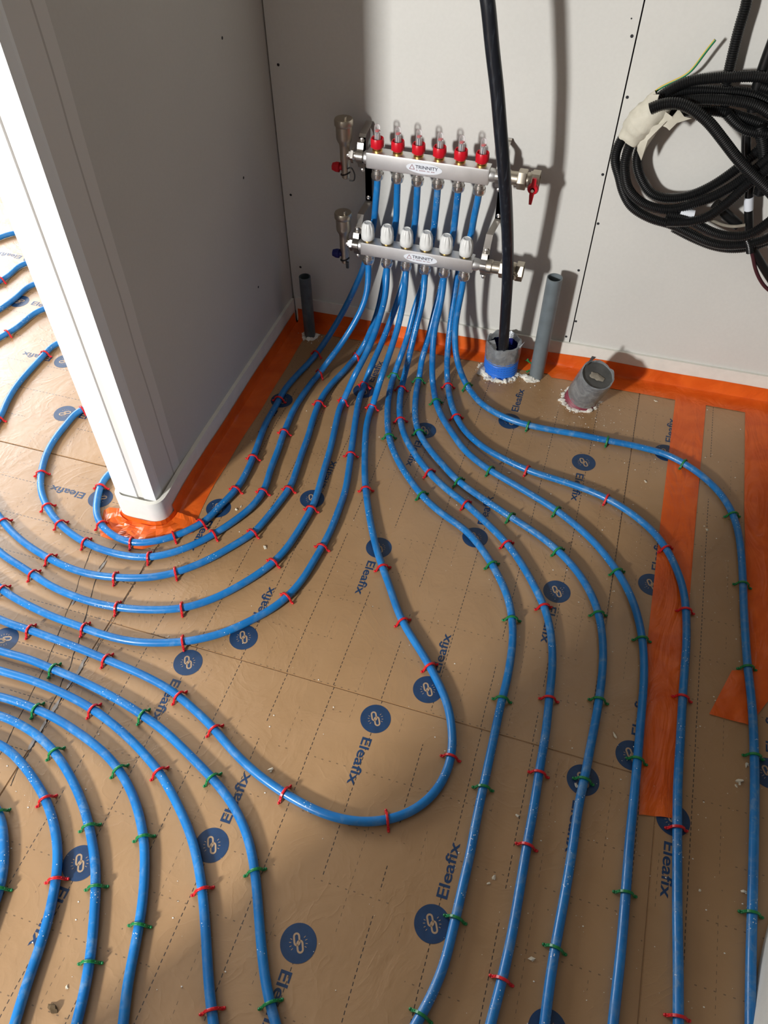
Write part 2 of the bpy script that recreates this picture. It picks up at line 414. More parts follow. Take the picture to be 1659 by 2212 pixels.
# foam centre line: down the partition's right face, rounded corners, across the end, up its left face
fp = [(PX1+.008, 1.785), (PX1+.009, 1.5), (PX1+.009, 1.2), (PX1+.012, 1.06), (PX1+.016, 0.99)]
for k in range(0, 7):
    a = math.radians(-15*k); fp.append((PX1+.016-.032+.032*math.cos(a), 0.972+.032*math.sin(a)))
fp += [(-0.890, 0.9395)]
for k in range(0, 7):
    a = math.radians(-90-15*k); fp.append((PX0-.006+.028+.028*math.cos(a), 0.967+.028*math.sin(a)))
fp += [(PX0-.007, 1.1), (PX0-.007, 1.9)]
def foam_strip(bm, path, th, h0, h1):
    n = len(path); outp = offset_path(path, -th); grid = []
    for i in range(n):
        a = Vector(path[i][:2]); b = outp[i]
        hh = h1[i] if isinstance(h1, list) else h1
        grid.append([bm.verts.new((a.x, a.y, h0)), bm.verts.new((a.x, a.y, hh)), bm.verts.new((b.x, b.y, hh)), bm.verts.new((b.x, b.y, h0))])
    for a, b in zip(grid, grid[1:]):
        for k in range(4): bm.faces.new((a[k], b[k], b[(k+1) % 4], a[(k+1) % 4]))
    bm.faces.new(grid[0]); bm.faces.new(grid[-1][::-1])
    bmesh.ops.recalc_face_normals(bm, faces=bm.faces)
bm = bmesh.new(); foam_strip(bm, fp, -0.010, -0.001, 0.080); struct('baseboard_left', bm, M['foam'], True)
bm = bmesh.new()
_a, _b = F(1652, 2052), F(1630, 2212)
rp = [(XR-.012, 1.79), (XR-.012, 1.0), (XR-.020, 0.72), (.528, .56), (_a.x, _a.y), (_b.x, _b.y), (_b.x-.024, _b.y-.11), (_b.x-.06, _b.y-.24)]
rp2 = [(p.x, p.y) for p in smooth_path([(a, b, 0) for a, b in rp], 0.03, 3)]
foam_strip(bm, rp2, -0.006, 0.0, 0.080); struct('baseboard_right', bm, M['foam'], True)

# ------------------------------------------------------------------ insulation boards with print
def text_mesh(s, size, weight=0.0, align='LEFT'):
    cu = bpy.data.curves.new('t', 'FONT'); cu.body = s; cu.size = size; cu.offset = weight; cu.align_x = align; cu.align_y = 'CENTER'
    cu.resolution_u = 4; cu.fill_mode = 'FRONT' if hasattr(cu, 'fill_mode') and cu.dimensions == '2D' else cu.fill_mode
    to = bpy.data.objects.new('t', cu); C.objects.link(to)
    me = bpy.data.meshes.new_from_object(to, depsgraph=bpy.context.evaluated_depsgraph_get())
    bpy.data.objects.remove(to); bpy.data.curves.remove(cu); return me
WORD = text_mesh('Eleafix', 0.0262, 0.00045); WORD.materials.clear(); WORD.materials.append(M['navy'])
wx = [v.co.x for v in WORD.vertices]; WL = max(wx)-min(wx)
kk = 0.094/WL
for v in WORD.vertices: v.co.x = (v.co.x-min(wx))*kk; v.co.z = 0
def emblem_mesh():
    bm = bmesh.new(); n = 48
    bm.faces.new([bm.verts.new((0.0295*math.cos(2*math.pi*k/n), 0.0295*math.sin(2*math.pi*k/n), 0)) for k in range(n)])
    me = bpy.data.meshes.new('printed_emblem'); bm.to_mesh(me); bm.free(); me.materials.append(M['navy']); return me
def glyph_mesh():
    bm = bmesh.new()
    def stad(cx, cy, L, r, w, rot, a0=0.0, a1=1.0):
        pts = []
        for k in range(9): a = -math.pi/2+math.pi*k/8; pts.append((L/2+r*math.cos(a), r*math.sin(a), math.cos(a), math.sin(a)))
        for k in range(9): a = math.pi/2+math.pi*k/8; pts.append((-L/2+r*math.cos(a), r*math.sin(a), math.cos(a), math.sin(a)))
        n = len(pts); c, s = math.cos(rot), math.sin(rot); q = []
        for x, y, nx, ny in pts:
            for d in (-w/2, w/2):
                X, Y = x+nx*d, y+ny*d; q.append(bm.verts.new((cx+X*c-Y*s, cy+X*s+Y*c, 0)))
        i0, i1 = int(a0*n), int(a1*n)
        for i in range(i0, i1):
            j = (i+1) % n; bm.faces.new((q[2*i], q[2*i+1], q[2*j+1], q[2*j]))
    stad(0.0056, 0.0022, 0.0088, 0.0042, 0.0030, 0, 0.0, 1.0)
    stad(-0.0056, -0.0022, 0.0088, 0.0042, 0.0030, 0, 0.0, 1.0)
    for base in (-90, 90):
        for da in (-34, -12, 12, 34):
            a = math.radians(base+da); c, s = math.cos(a), math.sin(a); vs = []
            for d, w in ((0.0115, -.00045), (0.0115, .00045), (0.0150, .00045), (0.0150, -.00045)): vs.append(bm.verts.new((d*c-w*s, d*s+w*c, 0)))
            bm.faces.new(vs)
    bmesh.ops.recalc_face_normals(bm, faces=bm.faces)
    me = bpy.data.meshes.new('link_symbol'); bm.to_mesh(me); bm.free(); me.materials.append(M['glyph']); return me
EMB = emblem_mesh(); GLY = glyph_mesh()
def put(me, name, parent, x, y, z, rot):
    o = bpy.data.objects.new(name, me); C.objects.link(o); o.parent = parent
    off = ORG[parent.name]; o.location = Vector((x, y, z))-off; o.rotation_euler = (0, 0, rot); ORG[o.name] = Vector((x, y, z)); return o
BRD = 'insulation boards laid across the floor'
def board(pts, mat, label, bev=0.0013):
    bm = bmesh.new(); fs = prism(bm, pts, -0.039, 0.0, bev)
    o = obj('insulation_board', bm, mat, None, smooth=False, loc=(sum(p[0] for p in pts)/len(pts), sum(p[1] for p in pts)/len(pts), -0.039))
    return tag(o, label, 'insulation board', BRD)
g_ = 0.0002
B1 = board([(-0.822, .6785+g_), (0.1815-g_, .6745+g_), (0.1815-g_, 1.80), (-0.822, 1.80)], M['foil_a'], 'large kraft insulation board under the manifold, between white partition and back wall')
B3 = board([(0.1815+g_, .6745+g_), (0.3122, .674+g_), (0.3122, 1.80), (0.1815+g_, 1.80)], M['foil_a'], 'narrow kraft insulation board running beside the long orange tape, below the duct taped stub')
B2 = board([(-0.8215, -0.3), (0.3122, -0.3), (0.3122, .674-g_), (-0.8215, .6785-g_)], M['foil_b'], 'kraft insulation board in the foreground, below the long straight seam')
B4 = board([(0.3125, -0.3), (XR, -0.3), (XR, 1.80), (0.3125, 1.80)], M['foil_c'], 'kraft insulation board at the right edge between two orange tapes')
B5 = board([(-0.8223, -0.3), (-0.8223, 0.935), (-0.96, 0.935), (-0.96, 1.08-g_), (-3.9, 1.078-g_), (-3.9, -0.3)], M['foil_d'], 'kraft insulation board with cracked seams left of the column foot, under curling pipes')
B6 = board([(-0.96, 1.081+g_), (-0.96, 1.9), (-0.96, 4.4), (-3.9, 4.4), (-3.9, 1.079+g_)], M['foil_d'], 'pale reflecting insulation board behind the white column, at upper left')
H = math.pi/2
def printed(bd, x, y, mode, word=True):
    e = put(EMB, 'printed_emblem', bd, x, y, 0.00035, 0.0)
    o = bpy.data.objects.new('link_symbol', GLY); C.objects.link(o); o.parent = e; o.location = (0, 0, 0.00025); ORG[o.name] = ORG[e.name]
    o.rotation_euler = (0, 0, math.radians(116 if mode in ('up', 'down') else 22))
    if not word: return
    dx, dy, rot = {'up': (0.006, .042, H), 'down': (-0.004, -.042, -H), 'west': (-.042, -0.004, math.pi), 'east': (.042, .004, 0)}[mode]
    put(WORD, 'printed_lettering', bd, x+dx, y+dy, 0.0003, rot)
for x, y in ((-.536, .728), (-.138, .726), (-.536, 1.131), (-.135, 1.131), (-.541, 1.543), (-.136, 1.541)): printed(B1, x, y, 'up')
for x, y in ((-.739, 1.038), (-.338, 1.037), (.069, 1.036), (-.741, 1.441), (-.340, 1.441), (.071, 1.447)): printed(B1, x, y, 'down')
for x, y in ((.261, .708), (.265, 1.116), (.265, 1.542)): printed(B3, x, y, 'up')
for x, y in ((-.620, .640), (-.218, .636), (.181, .634), (-.621, .234), (-.219, .231), (.183, .232)): printed(B2, x, y, 'down')
for x, y in ((-.418, .328), (-.021, .322), (-.419, -.08), (-.02, -.08)): printed(B2, x, y, 'up')
printed(B4, .343, .610, 'down'); printed(B4, .505, .748, 'up')
for x, y, m, w in ((-1.010, .575, 'east', False), (-.880, .318, 'up', False), (-1.024, .982, 'west', True)): printed(B5, x, y, m, w)
for x, y, m in ((-1.273, 1.222, 'east'), (-1.69, 1.628, 'east'), (-1.395, 1.414, 'west'), (-1.79, 1.85, 'west'), (-2.1, 1.95, 'west')): printed(B6, x, y, m)
def crack(bd, pts, w):
    bm = bmesh.new(); prev = None; P = [F(*p, z=0.0004) for p in pts]; Q = []
    for a, b in zip(P, P[1:]):
        for k in range(14): Q.append(a.lerp(b, k/14))
    for i, p in enumerate(Q):
        ww = w*0.7*(0.35+1.3*abs(noise.noise(p*60))); jx = 0.003*noise.noise(p*35)
        a = bm.verts.new((p.x-ww+jx, p.y, 0.0004)); b = bm.verts.new((p.x+ww+jx, p.y, 0.0004))
        if prev: bm.faces.new((prev[0], prev[1], b, a))
        prev = (a, b)
    return obj('cracked_seam', bm, M['crack'], bd, smooth=False)
crack(B5, [(200, 1178), (165, 1270), (100, 1435), (20, 1590), (-10, 1650)], 0.0013)
crack(B5, [(250, 1175), (215, 1225), (165, 1400), (150, 1440), (112, 1520), (90, 1580), (40, 1660), (20, 1700)], 0.0020)
crack(B5, [(338, 1182), (300, 1240), (245, 1340), (200, 1420)], 0.0012)
for px, py, s in ((222, 1222, 1.2), (212, 1235, .9), (180, 1430, 1), (172, 1448, 1.3), (150, 1478, 1), (120, 1525, 1.2), (92, 1570, 1), (70, 1605, 1.1), (160, 1300, .8)):
    bm = bmesh.new(); p = F(px, py, .001); n = 9
    bm.faces.new([bm.verts.new((p.x+.006*s*math.cos(k*.7)*(0.6+R.random()*.7)*.5, p.y+.016*s*math.sin(k*.7)*(0.6+R.random()*.6), .0008+.001*R.random())) for k in range(n)])
    obj('torn_flake', bm, M['silver'], B5)

# ------------------------------------------------------------------ orange films and tapes
def film(name, path, outdir, top, width, label, mat, seed=0, crumple=0.0, smooth=True):
    """path: foot line of foam; outdir: +1/-1 side; film hangs on foam from z=top and lies on floor for width"""
    P = smooth_path([(p[0], p[1], 0) for p in path], 0.012, 2); q = offset_path([(p.x, p.y) for p in P], 1.0)
    bm = bmesh.new(); rows = []
    for i, p in enumerate(P):
        n = (Vector((q[i].x, q[i].y, 0))-Vector((p.x, p.y, 0)))*outdir; row = []
        w = width(i/len(P)) if callable(width) else width
        w *= 1+0.10*noise.noise(Vector((i*.08, seed, 0))); tp = top*(1+0.10*noise.noise(Vector((i*.06, seed+5, 0))))
        xtra = [(w*q, .0010) for q in (.2, .3, .55, .65, .85)] if crumple > .004 else []
        for d, z in sorted([(.0006, tp), (.0014, tp*.62), (.0020, tp*.3), (.0050, .0045), (.012, .0018), (w*.45, .0012), (w*.75, .0010), (w, .0008)]+xtra):
            pp = p + n*d; k = noise.noise(Vector((pp.x*40, pp.y*40, seed+z*60)))
            if crumple > .004: k = (1-abs(noise.noise(Vector((pp.x*17, pp.y*17, seed))))*2.6)*.6; k = max(0, k)*min(1, (w-d)/.02+.15)
            pp.z = z+abs(k)*(.0010+crumple*(.3+ (1 if d > .004 else 0))); pp += n*abs(k)*(.001+crumple*.25); row.append(bm.verts.new(pp))
        rows.append(row)
    for a, b in zip(rows, rows[1:]):
        for k in range(len(a)-1): bm.faces.new((a[k], a[k+1], b[k+1], b[k]))
    bmesh.ops.recalc_face_normals(bm, faces=bm.faces)
    o = obj(name, bm, mat, None, smooth); return tag(o, label, 'adhesive film')
xs = [-0.828+.02*i for i in range(70)]; xs = [x for x in xs if x < XR-.02]
film('orange_edge_film', [(x, yw(x)-FT) for x in xs], 1, 0.043, lambda t: .046+.014*(t > .55), 'orange film folded along the foot of the back wall', M['orange2'], 3, .0012)
film('orange_edge_film', [(PX1+.0095, 1.775), (PX1+.0105, 1.5), (PX1+.0105, 1.2), (PX1+.0135, 1.06), (PX1+.0175, 0.985)], -1, 0.040, .052, 'orange film folded along the foot of the dark partition face', M['orange2'], 9, .0006)
cp = [(p[0], p[1]) for p in offset_path([q for q in fp if q[1] < 1.03], -.0012)]
film('orange_edge_film', cp, -1, 0.020, lambda t: .058+.012*math.sin(t*19), 'crumpled orange film wrapped round the white column foot', M['orange2'], 21, .013, False)
bm = bmesh.new()   # crumpled ridges and a loose corner of that film are its own folds
def tape(name, poly, label, mat, z=.0012, wr=.0011, group=None):
    bm = bmesh.new(); n = 40; m = 8; rows = []
    L = poly[0]; Rr = poly[1]
    def lerp_line(Ln, t):
        k = t*(len(Ln)-1); i = min(int(k), len(Ln)-2); return Vector(Ln[i]).lerp(Vector(Ln[i+1]), k-i)
    for i in range(n+1):
        a = lerp_line(L, i/n); b = lerp_line(Rr, i/n); row = []
        for j in range(m+1):
            p = a.lerp(b, j/m); k = noise.noise(Vector((p.x*60, p.y*9, 3.3)))
            row.append(bm.verts.new((p.x, p.y, z+max(0, k)*wr*4*(1 if 0 < j < m else .2))))
        rows.append(row)
    for a, b in zip(rows, rows[1:]):
        for k in range(m): bm.faces.new((a[k], a[k+1], b[k+1], b[k]))
    bmesh.ops.recalc_face_normals(bm, faces=bm.faces)
    return tag(obj(name, bm, mat), label, 'tape', group)
TG = 'orange tape strips on the floor'
tape('orange_tape', ([(.275, 1.775), (.269, 1.28), (.268, .95), (.284, .60)], [(.355, 1.775), (.347, 1.28), (.345, .95), (.343, .612)]), 'long straight orange tape strip crossing the floor under three blue pipes', M['orange'], group=TG)
tape('orange_tape', ([(.455, 1.775), (.456, 1.4), (.464, 1.1), (.470, .985), (.482, .93)], [(.552, 1.775), (.552, 1.4), (.552, 1.1), (.552, .985), (.552, .86)]), 'wide wrinkled orange tape strip along the right edge of the floor', M['orange'], z=.0016, group=TG)
tape('orange_tape', ([(.436, .947), (.396, .836)], [(.552, .985), (.470, .834)]), 'torn triangular orange tape piece under the outermost right pipe', M['orange2'], z=.0024, group=TG)

# ------------------------------------------------------------------ pipes
ZP = 0.0095; PR = 0.0082
XU = [-0.556+0.0496*i for i in range(6)]; XLo = [-0.574+0.0505*i for i in range(6)]
YU, YL = 1.730, 1.702
def hang(px, ytop, yfl):
    """points of the free hanging run from the outlet (photo px) bending forward onto the floor"""
    out = []; n = len(px)
    for i, (a, b) in enumerate(px):
        w = (i+1)/(n+0.0); y = ytop + (yfl-ytop)*w**1.7
        p = V(a, b, y)
        if p.z < ZP+.002: p = F(a, b, ZP+.002)
        out.append(p)
    return out
FL = lambda pts: [F(a, b, ZP) for a, b in pts]
P = {}
P[1] = ('U', [(787, 574), (766, 623), (745, 666), (720.5, 709.5), (699, 743)], [(686, 761), (671, 780), (643.5, 808), (613, 843.5), (600.5, 869), (575, 912), (563, 943), (547, 988), (527, 1031), (506.6, 1062), (471, 1097), (448, 1123), (408, 1145), (377.5, 1158), (332, 1170), (289, 1173), (253, 1162), (225.6, 1142), (210, 1120), (208, 1092), (215.4, 1054), (230.6, 1026.6)], [(-1.025, 1.11), (-1.02, 1.30), (-1.02, 1.9), (-1.02, 2.6)])
P[2] = ('L', [(800, 584), (794, 627), (781, 668), (757, 712), (730, 753), (706, 784)], [(689, 808), (661, 843.5), (636, 881.5), (620.8, 917), (610.6, 942), (598, 980), (582.8, 1018), (573, 1054), (547, 1092), (509, 1123), (468.6, 1150), (420.5, 1176), (370, 1195), (322, 1204), (281, 1202), (230.6, 1191), (182, 1171), (147, 1148), (119, 1121), (101, 1094), (89, 1064), (87, 1040), (91, 1011), (101, 978), (121.5, 943), (147.7, 912), (172, 886)], [(-1.16, 1.33), (-1.12, 1.6), (-1.12, 2.6)])
P[3] = ('U', [(817, 668.5), (802.5, 709.5), (787, 745)], [(768, 772), (747, 798), (722, 823), (701.8, 848), (689, 871), (676.5, 904), (666, 942), (653.7, 975), (641, 1013), (628, 1051), (598, 1092), (560, 1139), (544, 1154), (496, 1183), (446, 1211), (382, 1236), (319, 1248), (243, 1247), (197, 1241), (152, 1228), (96, 1201), (50.6, 1171), (20, 1143), (0, 1118), (-32, 1070), (-46, 1000), (-30, 945), (0, 902), (15, 867), (38, 830), (76, 787), (101, 761), (124, 741)], [(-1.33, 1.60), (-1.24, 1.8), (-1.22, 2.6)])
P[4] = ('L', [(841, 586), (832.7, 639.6), (822, 680), (810, 719), (790.5, 765), (766, 811)], [(742, 866), (732, 887), (722, 932), (712, 975), (699, 1018), (689, 1054), (678, 1089), (661, 1120), (641, 1152), (622, 1181), (595, 1211), (556, 1241), (510, 1269), (465, 1292), (405, 1312), (360, 1317), (305, 1317), (253, 1312), (202, 1302), (152, 1285), (106, 1264), (66, 1237), (30, 1214), (0, 1193), (-80, 1110), (-125, 990), (-110, 870), (-55, 775), (0, 728), (25, 716), (50.6, 696), (91, 668)], [(-1.46, 1.73), (-1.34, 1.9), (-1.32, 2.6)])
P[5] = ('U', [(875, 598), (860, 647), (839, 705), (817, 758), (798, 801)], [(788, 830), (775, 866), (768, 907), (762, 950), (757, 988), (752, 1026), (745, 1064), (732, 1100), (717, 1140), (701, 1172), (673, 1220), (652, 1254), (624, 1286), (589, 1314), (541, 1341), (480, 1368), (420, 1383), (375, 1388), (330, 1389), (278, 1385), (215, 1369), (172, 1353), (121, 1335), (76, 1315), (25, 1288), (0, 1270), (-130, 1165), (-210, 1020), (-200, 870), (-100, 735), (0, 668), (38, 640), (71, 614)], [(-1.58, 1.82), (-1.44, 2.0), (-1.42, 2.6)])
P[6] = ('L', [(880, 605), (872.5, 644), (860, 705), (841, 765), (822, 820)], [(805, 876), (793, 912), (789, 950), (788, 988), (788, 1026), (790, 1055), (794, 1089), (800, 1127), (808, 1165), (819, 1205), (829, 1233), (842, 1268), (854, 1305), (867, 1338), (889, 1376), (920, 1424), (940, 1462), (957, 1495), (970, 1533), (976, 1571), (978, 1609), (973, 1645), (960, 1680), (940, 1712), (906, 1743), (852, 1768), (780, 1776), (707, 1761), (653, 1736), (610, 1711), (563, 1678), (525, 1645), (486, 1603), (455, 1566), (414, 1528), (379, 1498), (342, 1475), (291, 1450), (235, 1427), (177, 1403), (114, 1379), (50, 1356), (0, 1338), (-200, 1235), (-310, 1060), (-290, 850), (-150, 690), (0, 607), (25, 590), (53, 569)], [(-1.66, 1.92), (-1.54, 2.1), (-1.52, 2.6)])
P[7] = ('U', [(916, 608), (896.6, 663.7), (880, 729), (863, 777)], [(852, 809), (841, 848), (837, 881), (837, 912), (840, 945), (851, 977), (869, 1012), (889, 1041), (914, 1073), (945, 1102), (980, 1127), (1010, 1149), (1044, 1190), (1073, 1237), (1096, 1287), (1106, 1334), (1108, 1375), (1105, 1410), (1095, 1470), (1082, 1520), (1069, 1583), (1055, 1650), (1043, 1705), (1027, 1781), (1015, 1850), (1005, 1890), (991, 1954), (977, 2013), (962, 2076), (942, 2130), (917, 2181), (899, 2212), (868, 2270)], [])
P[8] = ('L', [(922, 604), (913.4, 649), (898, 709.5), (884.5, 767)], [(871, 822), (866, 845), (863, 874), (864, 903), (871, 934), (884, 962), (902, 989), (927, 1021), (955, 1048), (980, 1069), (1000, 1083), (1044, 1123), (1095, 1174), (1128, 1220), (1154, 1266), (1175, 1309), (1188, 1355), (1193, 1400), (1193, 1445), (1187, 1503), (1179, 1583), (1166, 1659), (1154, 1739), (1138, 1828), (1131, 1870), (1120, 1937), (1107, 2013), (1086, 2110), (1061, 2207), (1046, 2270)], [])
P[9] = ('U', [(954.4, 615.5), (940, 668.5), (925.5, 729), (911, 777)], [(906, 815), (899, 848), (896.7, 881), (898, 912), (906, 937), (922, 963), (942, 988), (965, 1013), (985, 1035), (1031, 1069), (1099, 1114), (1154, 1149), (1203, 1187), (1246, 1233), (1275, 1279), (1292, 1321), (1301, 1370), (1303, 1410), (1301, 1455), (1294, 1512), (1284, 1570), (1274, 1621), (1263, 1680), (1250, 1739), (1238, 1825), (1221, 1928), (1204, 2021), (1190, 2105), (1177, 2207), (1170, 2270)], [])
P[10] = ('L', [(963, 612), (952, 656), (937.6, 717), (934, 777)], [(934.5, 825), (941, 866), (955, 902), (980, 940), (1003, 972), (1048, 1009), (1120, 1052), (1196, 1098), (1255, 1144), (1297, 1186), (1334, 1235), (1359, 1279), (1376, 1325), (1387, 1376), (1391, 1420), (1391, 1470), (1386, 1537), (1378, 1630), (1370, 1718), (1360, 1815), (1352, 1924), (1343, 2034), (1333, 2131), (1324, 2212), (1318, 2280)], [])
P[11] = ('U', [(988, 596), (981, 644), (972.5, 705), (966.5, 765)], [(966, 812), (969, 845), (977, 880), (988, 905), (1006, 933), (1044, 966), (1086, 990), (1141, 1016), (1213, 1039), (1263, 1056), (1314, 1078), (1360, 1106), (1407, 1144), (1438, 1183), (1461, 1228), (1476, 1273), (1482, 1321), (1483, 1385), (1480, 1430), (1475, 1500), (1470, 1592), (1464, 1697), (1463, 1790), (1463, 1865), (1463, 1970), (1465, 2097), (1465, 2207), (1466, 2280)], [])
P[12] = ('L', [(998, 625), (990.6, 661), (983.4, 705), (983.4, 753), (990.6, 791)], [(1009, 834), (1031, 864), (1060, 886), (1098, 905), (1140, 918), (1199, 930), (1252, 939), (1310, 951), (1358, 960), (1400, 970), (1436, 980), (1478, 1001), (1520, 1030), (1558, 1068), (1583, 1110), (1596, 1155), (1602, 1205), (1605, 1258), (1607, 1321), (1611, 1385), (1615, 1440), (1623, 1508), (1628, 1583), (1630, 1655), (1630, 1739), (1628, 1844), (1625, 1962), (1622, 2076), (1621, 2207), (1621, 2280)], [])
def upper_run(i):
    """upper outlets: straight down behind the lower header"""
    px = {0: [(811.5, 400), (810, 456), (808, 480)], 1: [(856.5, 400), (857, 439), (855, 483)], 2: [(899, 404), (899, 456), (894, 500)], 3: [(942, 410), (941.5, 456), (936.5, 500)], 4: [(987, 415), (984, 463), (980, 500)], 5: [(1031, 424), (1022.5, 476.5), (1019, 503)]}[i]
    yy = [1.732, 1.742, 1.752]; return [V(a, b, y) for (a, b), y in zip(px, yy)]
ORD = ['first', 'second', 'third', 'fourth', 'fifth', 'sixth', 'seventh', 'eighth', 'ninth', 'tenth', 'eleventh', 'twelfth', 'thirteenth', 'fourteenth']
PL = {
 1: 'blue pipe from leftmost upper outlet, bending tightest round the white column foot',
 2: 'blue pipe from leftmost lower outlet, second loop out from the white column foot',
 3: 'blue pipe from second upper outlet, third loop out from the white column foot',
 4: 'blue pipe from second lower outlet, fourth loop out from the white column foot',
 5: 'blue pipe from third upper outlet, fifth loop out from the white column foot',
 6: 'blue pipe from third lower outlet, swinging in a deep U across the bare middle',
 7: 'dusty blue pipe with green clips from fourth upper outlet, leaving below the deep U loop',
 8: 'blue pipe with red clips from fourth lower outlet, between two green clipped pipes',
 9: 'dusty blue pipe with green clips from fifth upper outlet, right of a red clipped pipe',
 10: 'blue pipe with green clips from fifth lower outlet, beside the long orange tape',
 11: 'blue pipe with red clips from rightmost upper outlet, running over the long orange tape',
 12: 'outermost right blue pipe with green clips, from rightmost lower outlet to the right edge'}
CLIPS = {1: ('red', [(684, 763), (606, 862), (545, 987), (510, 1058), (440, 1135), (378, 1162), (283, 1172), (212, 1135), (223, 1048)]),
 2: ('red', [(690, 808), (617, 931), (571, 1058), (463, 1155), (318, 1205), (181, 1170), (127, 1128), (100, 1090), (88, 1022), (173, 882)]),
 3: ('red', [(768, 770), (690, 870), (627, 1053), (549, 1150), (377, 1240), (245, 1247), (106, 1205), (5, 1125), (3, 903), (101, 763)]),
 4: ('red', [(742, 867), (672, 1098), (592, 1213), (390, 1313), (252, 1313), (70, 1240), (16, 720)]),
 5: ('red', [(788, 832), (757, 980), (700, 1178), (622, 1290), (390, 1388), (180, 1356), (5, 1272)]),
 6: ('red', [(805, 880), (792, 1053), (826, 1222), (868, 1338), (925, 1440), (976, 1633), (835, 1771), (610, 1712), (461, 1572), (383, 1500), (226, 1425), (58, 1360), (6, 604)]),
 7: ('green', [(852, 812), (838, 941), (908, 1070), (1063, 1216), (1105, 1335), (1084, 1505), (1048, 1703), (982, 1983), (912, 2193)]),
 8: ('red', [(870, 838), (865, 903), (925, 1021), (1004, 1089), (1095, 1173), (1173, 1308), (1186, 1505), (1165, 1668), (1138, 1828), (1082, 2116)]),
 9: ('green', [(905, 821), (903, 931), (986, 1039), (1101, 1116), (1205, 1187), (1290, 1321), (1292, 1508), (1266, 1681), (1200, 2045)]),
 10: ('green', [(940, 866), (1053, 1015), (1199, 1101), (1333, 1235), (1385, 1377), (1376, 1637), (1352, 1923)]),
 11: ('red', [(970, 831), (985, 898), (1139, 1015), (1310, 1077), (1437, 1182), (1477, 1318), (1472, 1503), (1462, 1790), (1462, 2190)]),
 12: ('green', [(1010, 832), (1143, 919), (1313, 952), (1476, 1001), (1585, 1112), (1604, 1260), (1615, 1437), (1630, 1634), (1622, 1968)]),
 21: ('green', [(113, 1447), (305, 1542), (460, 1682), (553, 1881), (580, 2165)]),
 22: ('red', [(197, 1530), (342, 1668), (436, 1918), (458, 2186)]),
 23: ('green', [(73, 1533), (253, 1660), (313, 1810), (303, 2000)]),
 24: ('green', [(118, 1624), (192, 1786), (207, 1912), (196, 2077)]),
 25: ('red', [(96, 1724), (125, 1902)]), 26: ('green', [(7, 1750), (5, 1922)])}
Q = {
 21: [(53, 475), (25, 504.5), (0, 513), (-190, 590), (-420, 800), (-440, 1080), (-270, 1310), (0, 1406), (50, 1419), (111, 1444), (165, 1466), (228, 1497), (278, 1525), (309, 1546), (354, 1578), (395, 1617), (434, 1656), (470, 1694), (506, 1743), (535, 1806), (550, 1877), (557, 1949), (564, 2040), (575, 2130), (592, 2202), (610, 2270)],
 22: [(-480, 1290), (-250, 1370), (0, 1449), (50, 1463), (101, 1482), (152, 1505), (197, 1530), (240, 1561), (278, 1594), (309, 1626), (342, 1665), (370, 1712), (398, 1768), (418, 1822), (430, 1877), (438, 1931), (445, 2021), (450, 2112), (457, 2184), (461, 2212), (466, 2280)],
 23: [(-480, 1390), (-220, 1450), (0, 1505), (38, 1516), (73, 1530), (114, 1548), (164, 1579), (215, 1617), (253, 1657), (286, 1714), (301, 1761), (311, 1812), (313, 1862), (310, 1931), (301, 1996), (289, 2058), (275, 2130), (266, 2212), (256, 2280)],
 24: [(-420, 1470), (-190, 1495), (0, 1546), (30, 1558), (71, 1581), (101, 1606), (121, 1628), (146, 1666), (166, 1705), (184, 1751), (197, 1806), (206, 1862), (207, 1913), (203, 1985), (195, 2069), (181, 2148), (165, 2212), (146, 2280)],
 25: [(-350, 1530), (-150, 1562), (0, 1608), (25, 1627), (50, 1651), (72, 1682), (94, 1716), (112, 1762), (123, 1812), (125, 1862), (119, 1913), (106, 1978), (88, 2040), (69, 2094), (47, 2159), (32, 2212), (8, 2280)],
 26: [(-300, 1630), (-110, 1660), (-40, 1705), (0, 1761), (8, 1805), (9, 1862), (2, 1913), (-22, 1980), (-50, 2060), (-90, 2140)]}
PL.update({21: 'outermost blue pipe with green clips sweeping through the lower left, below the deep U loop',
 22: 'blue pipe with red clips at lower left, second of the nested pipes curving downward',
 23: 'blue pipe with green clips at lower left, third of the nested pipes curving downward',
 24: 'blue pipe with green clips at lower left, fourth of the nested pipes curving downward',
 25: 'dusty blue pipe with two red clips near the left edge, fifth nested pipe',
 26: 'innermost blue pipe bulging in just at the left edge of the floor'})
SH = {21: 'outermost', 22: 'second', 23: 'third', 24: 'fourth', 25: 'fifth', 26: 'innermost'}

